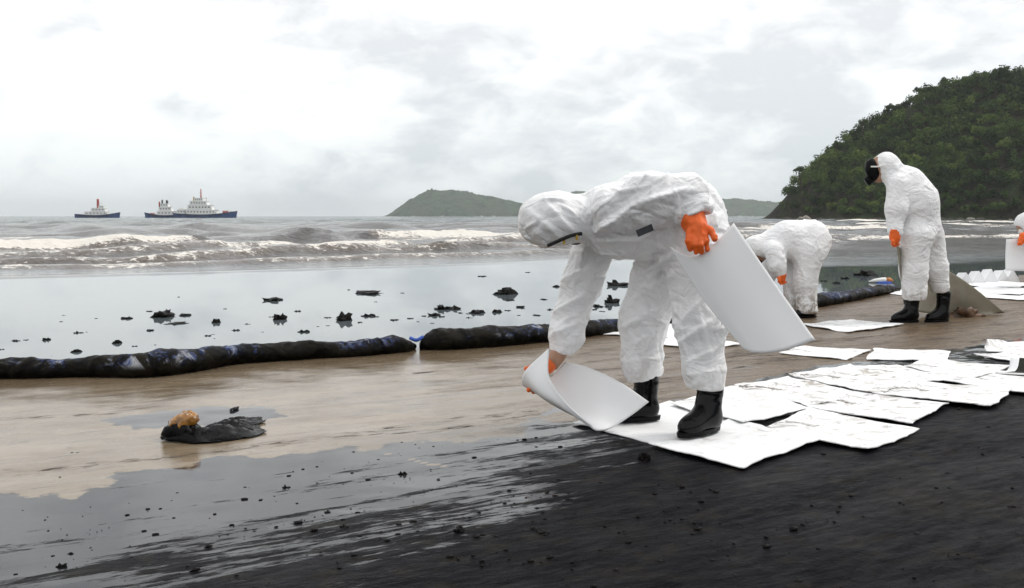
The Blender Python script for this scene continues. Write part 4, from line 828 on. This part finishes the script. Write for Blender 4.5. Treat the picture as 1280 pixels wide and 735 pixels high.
# hidden face under the hood, mask and its straps
hc = P(704, 276, YM + .02); (hv, hf), Rm = head_mesh(hc, (.25, -.1, -1), (-1, 0, -.2), .95); head = mk('head', hv, hf, skin_m, rt)
L = lambda a: hc + Rm @ np.array(a) * .95
V, F = lump_mesh(lr, .045, .05, .05, 2.2, 12, .05, False); mk('breathing_mask', (V @ Rm.T) + L((.085, 0, -.045)), F, mask_m, head)
rim = [P(*q) for q in [(685, 307, 4.53), (694, 303, 4.505), (705, 298, 4.495), (716, 294, 4.50), (727, 292, 4.515)]]
mk('hood_strap', *tube(catmull(rim, 20), .0085, 8), strap_m, rt)
for q_ in ((705, 302, 4.50), (721, 297, 4.50)): mk('strap_clip', *box(P(*q_), (.010, .010, .024), .2), clip_m, rt, smooth=False)
bd = P(806, 288, 4.31); V, F = box((0, 0, 0), (.075, .012, .03)); a = radians(22); V = V @ np.array([[cos(a), 0, -sin(a)], [0, 1, 0], [sin(a), 0, cos(a)]]).T
V[:, 1] += 0.01 * V[:, 0] / .04; mk('chest_badge', V + bd, F, zip_m, rt, smooth=False)
# near glove on the big pad
def FP(*l): return [P(*q) for q in l]
W_ = lambda x, y, Y, r: (*P(x, y, Y), r)
V, F = glove_mesh([W_(862, 258, 4.36, .056), W_(866, 275, 4.335, .050), W_(871, 286, 4.31, .043), W_(873, 293, 4.30, .034)],
    [(.0150, FP((876, 284, 4.30), (889, 288, 4.275), (894, 299, 4.255))), (.0115, FP((861, 290, 4.285), (860, 302, 4.27), (863, 312, 4.275))), (.0120, FP((868, 292, 4.275), (868, 306, 4.255), (870, 316, 4.262))), (.0120, FP((875, 292, 4.275), (876, 306, 4.252), (877, 316, 4.258))), (.0110, FP((881, 290, 4.28), (883, 302, 4.26), (884, 312, 4.262)))])
mk('glove', V, F, glove_m, rt)
V, F = glove_mesh([W_(688, 453, 4.81, .036), W_(684, 457, 4.79, .034), W_(676, 463, 4.77, .028)],
    [(.0125, FP((678, 457, 4.76), (667, 458, 4.72), (658, 461, 4.70))), (.0135, FP((672, 463, 4.76), (664, 468, 4.74), (661, 474, 4.73))), (.0135, FP((672, 467, 4.77), (666, 475, 4.75), (663, 483, 4.75))), (.013, FP((674, 470, 4.78), (666, 480, 4.75), (661, 488, 4.72))), (.012, FP((678, 470, 4.79), (672, 482, 4.77), (667, 490, 4.74)))])
mk('glove', V, F, glove_m, rt); 
mk('wrist', *tube(catmull(FP((703, 432, 4.84), (697, 444, 4.825), (688, 455, 4.80)), 8), .041, 14), skin_m, rt)
# pads in his hands
curved_pad([[(838, 309, 4.335), (862, 320, 4.30), (884, 313, 4.275), (917, 279, 4.30)], [(858, 342, 4.32), (884, 347, 4.28), (907, 338, 4.265), (941, 314, 4.28)], [(889, 387, 4.29), (914, 394, 4.255), (943, 388, 4.24), (979, 369, 4.255)], [(930, 436, 4.25), (948, 441, 4.225), (980, 438, 4.21), (1019, 425, 4.225)]], 'big white pad hanging slanted from the bending worker\'s near hand', 0, .008, nu=40, nv=40)
curved_pad([[(686, 436, 4.68), (657, 464, 4.69), (655, 482, 4.77), (680, 480, 4.84), (707, 452, 4.86)], [(686, 470, 4.60), (672, 489, 4.63), (690, 502, 4.73), (716, 495, 4.79), (737, 460, 4.82)], [(707, 503, 4.53), (703, 510, 4.56), (722, 519, 4.66), (750, 507, 4.7), (774, 477, 4.72)], [(738, 531, 4.49), (747, 538, 4.51), (765, 534, 4.6), (790, 518, 4.62), (811, 502, 4.61)]], 'white pad curling from the bending worker\'s lower hand down to the sand', 0, .009, nu=40, nv=48, floor=.016)

# ---------------- the standing worker
D2 = 9.5
rt = root('person', G(1150, 402), 'person in white hooded coverall standing upright, looking down, black mask on face', 'person', 'clean-up workers in white coveralls')
prims = [C((1136, 231, D2), (1143, 253, D2), .165, .205, .08), C((1143, 253, D2), (1151, 286, D2), .205, .185, .08), C((1128, 224, D2), (1114, 214, D2), .12, .10, .05), E((1109, 209, D2), (.125, .115, .15), .04, radians(18)),
         C((1122, 231, D2 - .13), (1120, 262, D2 - .18), .10, .090, .09), C((1120, 262, D2 - .18), (1119, 288, D2 - .22), .09, .068, .06),
         C((1132, 232, D2 + .2), (1130, 262, D2 + .24), .10, .085, .05), C((1130, 262, D2 + .24), (1133, 288, D2 + .2), .085, .06, .04),
         C((1143, 296, D2 - .1), (1142, 338, D2 - .1), .155, .122, .07), C((1142, 338, D2 - .1), (1143, 368, D2 - .1), .122, .112, .05),
         C((1160, 296, D2 + .1), (1169, 335, D2 + .1), .155, .112, .07), C((1169, 335, D2 + .1), (1175, 360, D2 + .1), .112, .088, .05)]
V, F = suit_mesh(prims, [(P(1091, 216, D2), (.06, .09, .085))], 0.0125, 0.011, 12.0, trims=[trim((1143, 375, D2 - .1), (0, 0, -1), .2), trim((1176, 366, D2 + .1), (0, 0, -1), .2)])
mk('coverall', V, F, suit, rt, attrs={'dirt': 0.5 * sstep(.45, .25, V[:, 2])})
add_boot(rt, np.array([*G(1139, 403)[:2], .0]), radians(190), 1.05, .012, .27); add_boot(rt, np.array([*G(1178, 402)[:2], .0]), radians(200), 1.0, .012, .30)
hc = P(1102, 211, D2); (hv, hf), Rm = head_mesh(hc, (-1, .25, -.35), (0, 0, 1), 1.0); head = mk('head', hv, hf, skin_m, rt)
L = lambda a: hc + Rm @ np.array(a)
V, F = lump_mesh(lr, .078, .08, .112, 1.2, 14, .08, False); mk('face_mask', (V @ Rm.T) + L((.07, 0, .015)), F, mask_m, head)
mk('mask_canister', *tube([L((.12, 0, -.06)), L((.17, 0, -.075))], [.045, .042], 14), mask_m, head)
mk('mask_strap', *tube(catmull([L((.09, -.07, .05)), L((.04, -.115, .03)), L((-.02, -.13, .02))], 10), .008, 6), wp_m, head)
def hang_glove(w, d, rt, tip, Yf, s=1.0):
    x, y = w; x2, y2 = tip; fs = []
    for k in range(4): o_ = (k - 1.5) * .024; p0 = P(x + (x2 - x) * .55, y + (y2 - y) * .55, Yf) + (o_ * .8, o_ * .5, 0); p1 = P(x2, y2, Yf) + (o_ * .9, o_ * .5, -abs(k - 1.3) * -.007); fs.append((.0105, [p0, (p0 + p1) / 2 + (-.008, 0, 0), p1 + (.012, 0, .004 * k)]))
    p0 = P(x + (x2 - x) * .3, y + (y2 - y) * .3, Yf); fs.append((.014, [p0, p0 + (-.03, -.035, -.03), p0 + (-.022, -.04, -.062)]))
    V, F = glove_mesh([(*P(x, y - 2, Yf), .052), (*P(x + (x2 - x) * .3, y + (y2 - y) * .3, Yf), .044), (*P(x + (x2 - x) * .6, y + (y2 - y) * .6, Yf), .034)], fs, .007); mk('glove', V, F, glove_m, rt)
hang_glove((1118.5, 292), 0, rt, (1119, 309), D2 - .24); hang_glove((1134, 292), 0, rt, (1134, 309), D2 + .2)
# grey sheet he drags
g = M('soiled_grey_sheet'); v = g.pos(obj=True); a = g.noise(v, 4, 5, 0.6); b = g.noise(v, 14, 5, .65)
grey_m = g.done(g.bsdf(g.mix(g.ss(.4, .7, a), (0.30, 0.275, 0.215), (0.38, 0.355, 0.29)), .7, .25, normal=g.bump(b, .25, .02)))
curved_pad([[(1121, 306, 9.25), (1140, 322, 9.95), (1180, 336, 10.1), (1214, 357, 10.15), (1256, 391, 10.3)], [(1125, 340, 9.35), (1145, 355, 10.0), (1182, 365, 10.15), (1212, 376, 10.2), (1246, 392, 10.3)], [(1130, 380, 9.6), (1150, 390, 10.05), (1182, 393, 10.25), (1205, 393, 10.28), (1236, 394, 10.25)]], 'grey soiled sheet draped behind the legs of the standing worker', 0, .006, grey_m, 'absorbent_sheet', nu=20, nv=40)
V, F = lump_mesh(lr, .16, .08, .085, 5.0, 16, .7); c = G(1206, 396); o = mk('oily_rubbish', V + c, F, simple('brown_oily_rubbish', (0.10, 0.055, 0.03), .45, .5, .7, 12, bump=.6), loc=c); tag(o, 'small brown oily heap under the grey sheet by the standing worker', 'rubbish')

# ---------------- the crouched worker behind the big pad
D3 = 10.05
rt = root('person', G(1005, 396), 'person in white coverall stooping behind the big slanted pad, back turned up', 'person', 'clean-up workers in white coveralls')
prims = [E((1014, 303, D3), (.185, .2, .2), .06), C((1010, 300, D3), (985, 300, D3), .19, .185, .08), C((985, 300, D3), (966, 306, D3), .18, .15, .08), C((966, 306, D3), (952, 310, D3), .11, .1, .05), E((946, 309, D3), (.135, .12, .125), .04, .3),
         C((968, 314, D3 - .16), (972, 332, D3 - .2), .105, .085, .05), C((972, 332, D3 - .2), (975, 340, D3 - .2), .08, .065, .04), C((966, 316, D3 + .2), (962, 338, D3 + .22), .1, .08, .05), C((962, 338, D3 + .22), (958, 358, D3 + .2), .08, .06, .04),
         C((1012, 316, D3 - .1), (1006, 350, D3 - .1), .16, .115, .07), C((1006, 350, D3 - .1), (1009, 387, D3 - .1), .115, .105, .05), C((1006, 316, D3 + .12), (994, 350, D3 + .12), .16, .115, .07), C((994, 350, D3 + .12), (990, 384, D3 + .12), .112, .1, .05)]
V, F = suit_mesh(prims, [(P(941, 322, D3), (.085, .08, .06))], 0.014, 0.011, 22.0, trims=[trim((1009, 392, D3 - .1), (0, 0, -1), .2), trim((990, 388, D3 + .12), (0, 0, -1), .2)])
mk('coverall', V, F, suit, rt, attrs={'dirt': 0.9 * sstep(.4, .12, V[:, 2])})
add_boot(rt, np.array([*G(1013, 397)[:2], .0]), radians(200), .95, .014, .2); add_boot(rt, np.array([*G(994, 393)[:2], .0]), radians(190), .95, .014, .2)
hc = P(945, 315, D3); (hv, hf), Rm = head_mesh(hc, (-.3, 0, -1), (-1, 0, .2), .9); head = mk('head', hv, hf, skin_m, rt); L = lambda a: hc + Rm @ np.array(a) * .9
V, F = lump_mesh(lr, .045, .05, .05, 2.2, 10, .05, False); mk('breathing_mask', (V @ Rm.T) + L((.085, 0, -.045)), F, mask_m, head)
hang_glove((976, 339), 0, rt, (978, 356), D3 - .2); hang_glove((958, 360), 0, rt, (957, 376), D3 + .2)

# ---------------- the worker cut off by the right edge
D4 = 14.0
rt = root('person', P(1322, 361, D4) * (1, 1, 0), 'person in white hood cut off by the right edge, gripping an upright pad', 'person', 'clean-up workers in white coveralls')
prims = [E((1318, 303, D4), (.18, .19, .19), .06), C((1315, 300, D4), (1300, 293, D4), .18, .17, .08), C((1300, 292, D4), (1290, 287, D4), .13, .1, .05), E((1281, 278, D4), (.13, .12, .145), .04, -.2),
         C((1294, 292, D4 - .18), (1291, 305, D4 - .24), .09, .08, .05), C((1291, 305, D4 - .24), (1280, 297, D4 - .24), .078, .062, .04), C((1297, 292, D4 + .18), (1296, 306, D4 + .24), .09, .08, .05), C((1296, 306, D4 + .24), (1288, 302, D4 + .1), .075, .06, .04),
         C((1317, 312, D4 - .1), (1311, 335, D4 - .1), .155, .115, .07), C((1311, 335, D4 - .1), (1318, 353, D4 - .1), .115, .1, .05), C((1322, 312, D4 + .12), (1325, 335, D4 + .12), .155, .115, .07), C((1325, 335, D4 + .12), (1328, 352, D4 + .12), .11, .1, .05)]
V, F = suit_mesh(prims, [(P(1272, 288, D4), (.07, .08, .06))], 0.016, 0.010, 32.0)
mk('coverall', V, F, suit, rt, attrs={'dirt': 0 * V[:, 2]})
z0 = 0.0
add_boot(rt, np.array([*P(1318, 361, D4)[:2] - (0, .1), z0]), radians(180), 1.0, .016, .2); add_boot(rt, np.array([*P(1328, 361, D4)[:2] + (0, .12), z0]), radians(180), 1.0, .016, .2)
hc = P(1279, 281, D4); (hv, hf), Rm = head_mesh(hc, (-1, 0, -.9), (-.6, 0, 1), .95); head = mk('head', hv, hf, skin_m, rt); L = lambda a: hc + Rm @ np.array(a) * .95
V, F = lump_mesh(lr, .04, .05, .045, 2.2, 10, .05, False); mk('breathing_mask', (V @ Rm.T) + L((.085, 0, -.045)), F, wp_m, head)
hang_glove((1279, 297), 0, rt, (1274, 307), D4 - .26); hang_glove((1288, 302), 0, rt, (1284, 309), D4 + .06)
curved_pad([[(1258, 299, D4 - .22), (1280, 299, D4 - .2), (1302, 300, D4 - .2)], [(1257, 318, D4 - .2), (1280, 319, D4 - .16), (1302, 319, D4 - .16)], [(1257, 338, D4 - .2), (1280, 339, D4 - .14), (1302, 339, D4 - .14)]], 'upright white pad held by the worker at the right edge', 0, .01, nu=10, nv=10)

# ================================================================== HAZE
hm = bpy.data.materials.new('sea_haze'); hm.use_nodes = True; t = hm.node_tree; t.nodes.clear()
vo = t.nodes.new('ShaderNodeVolumePrincipled'); vo.inputs['Color'].default_value = (0.93, 0.96, 0.98, 1); vo.inputs['Density'].default_value = 0.00013; vo.inputs['Anisotropy'].default_value = 0.2
ot = t.nodes.new('ShaderNodeOutputMaterial'); t.links.new(vo.outputs[0], ot.inputs['Volume'])
lowest = float(min(zg.min(), zsea.min())) - 1.0
V, F = box((0, 0, 0), (2, 2, 2)); V = V * (12600, 12600, (150 - lowest) / 2) + (0, 0, (150 + lowest) / 2)
haze = mk('haze', V, F, hm, smooth=False); haze['kind'] = 'stuff'; haze['label'] = 'thin pale sea haze over the whole bay'
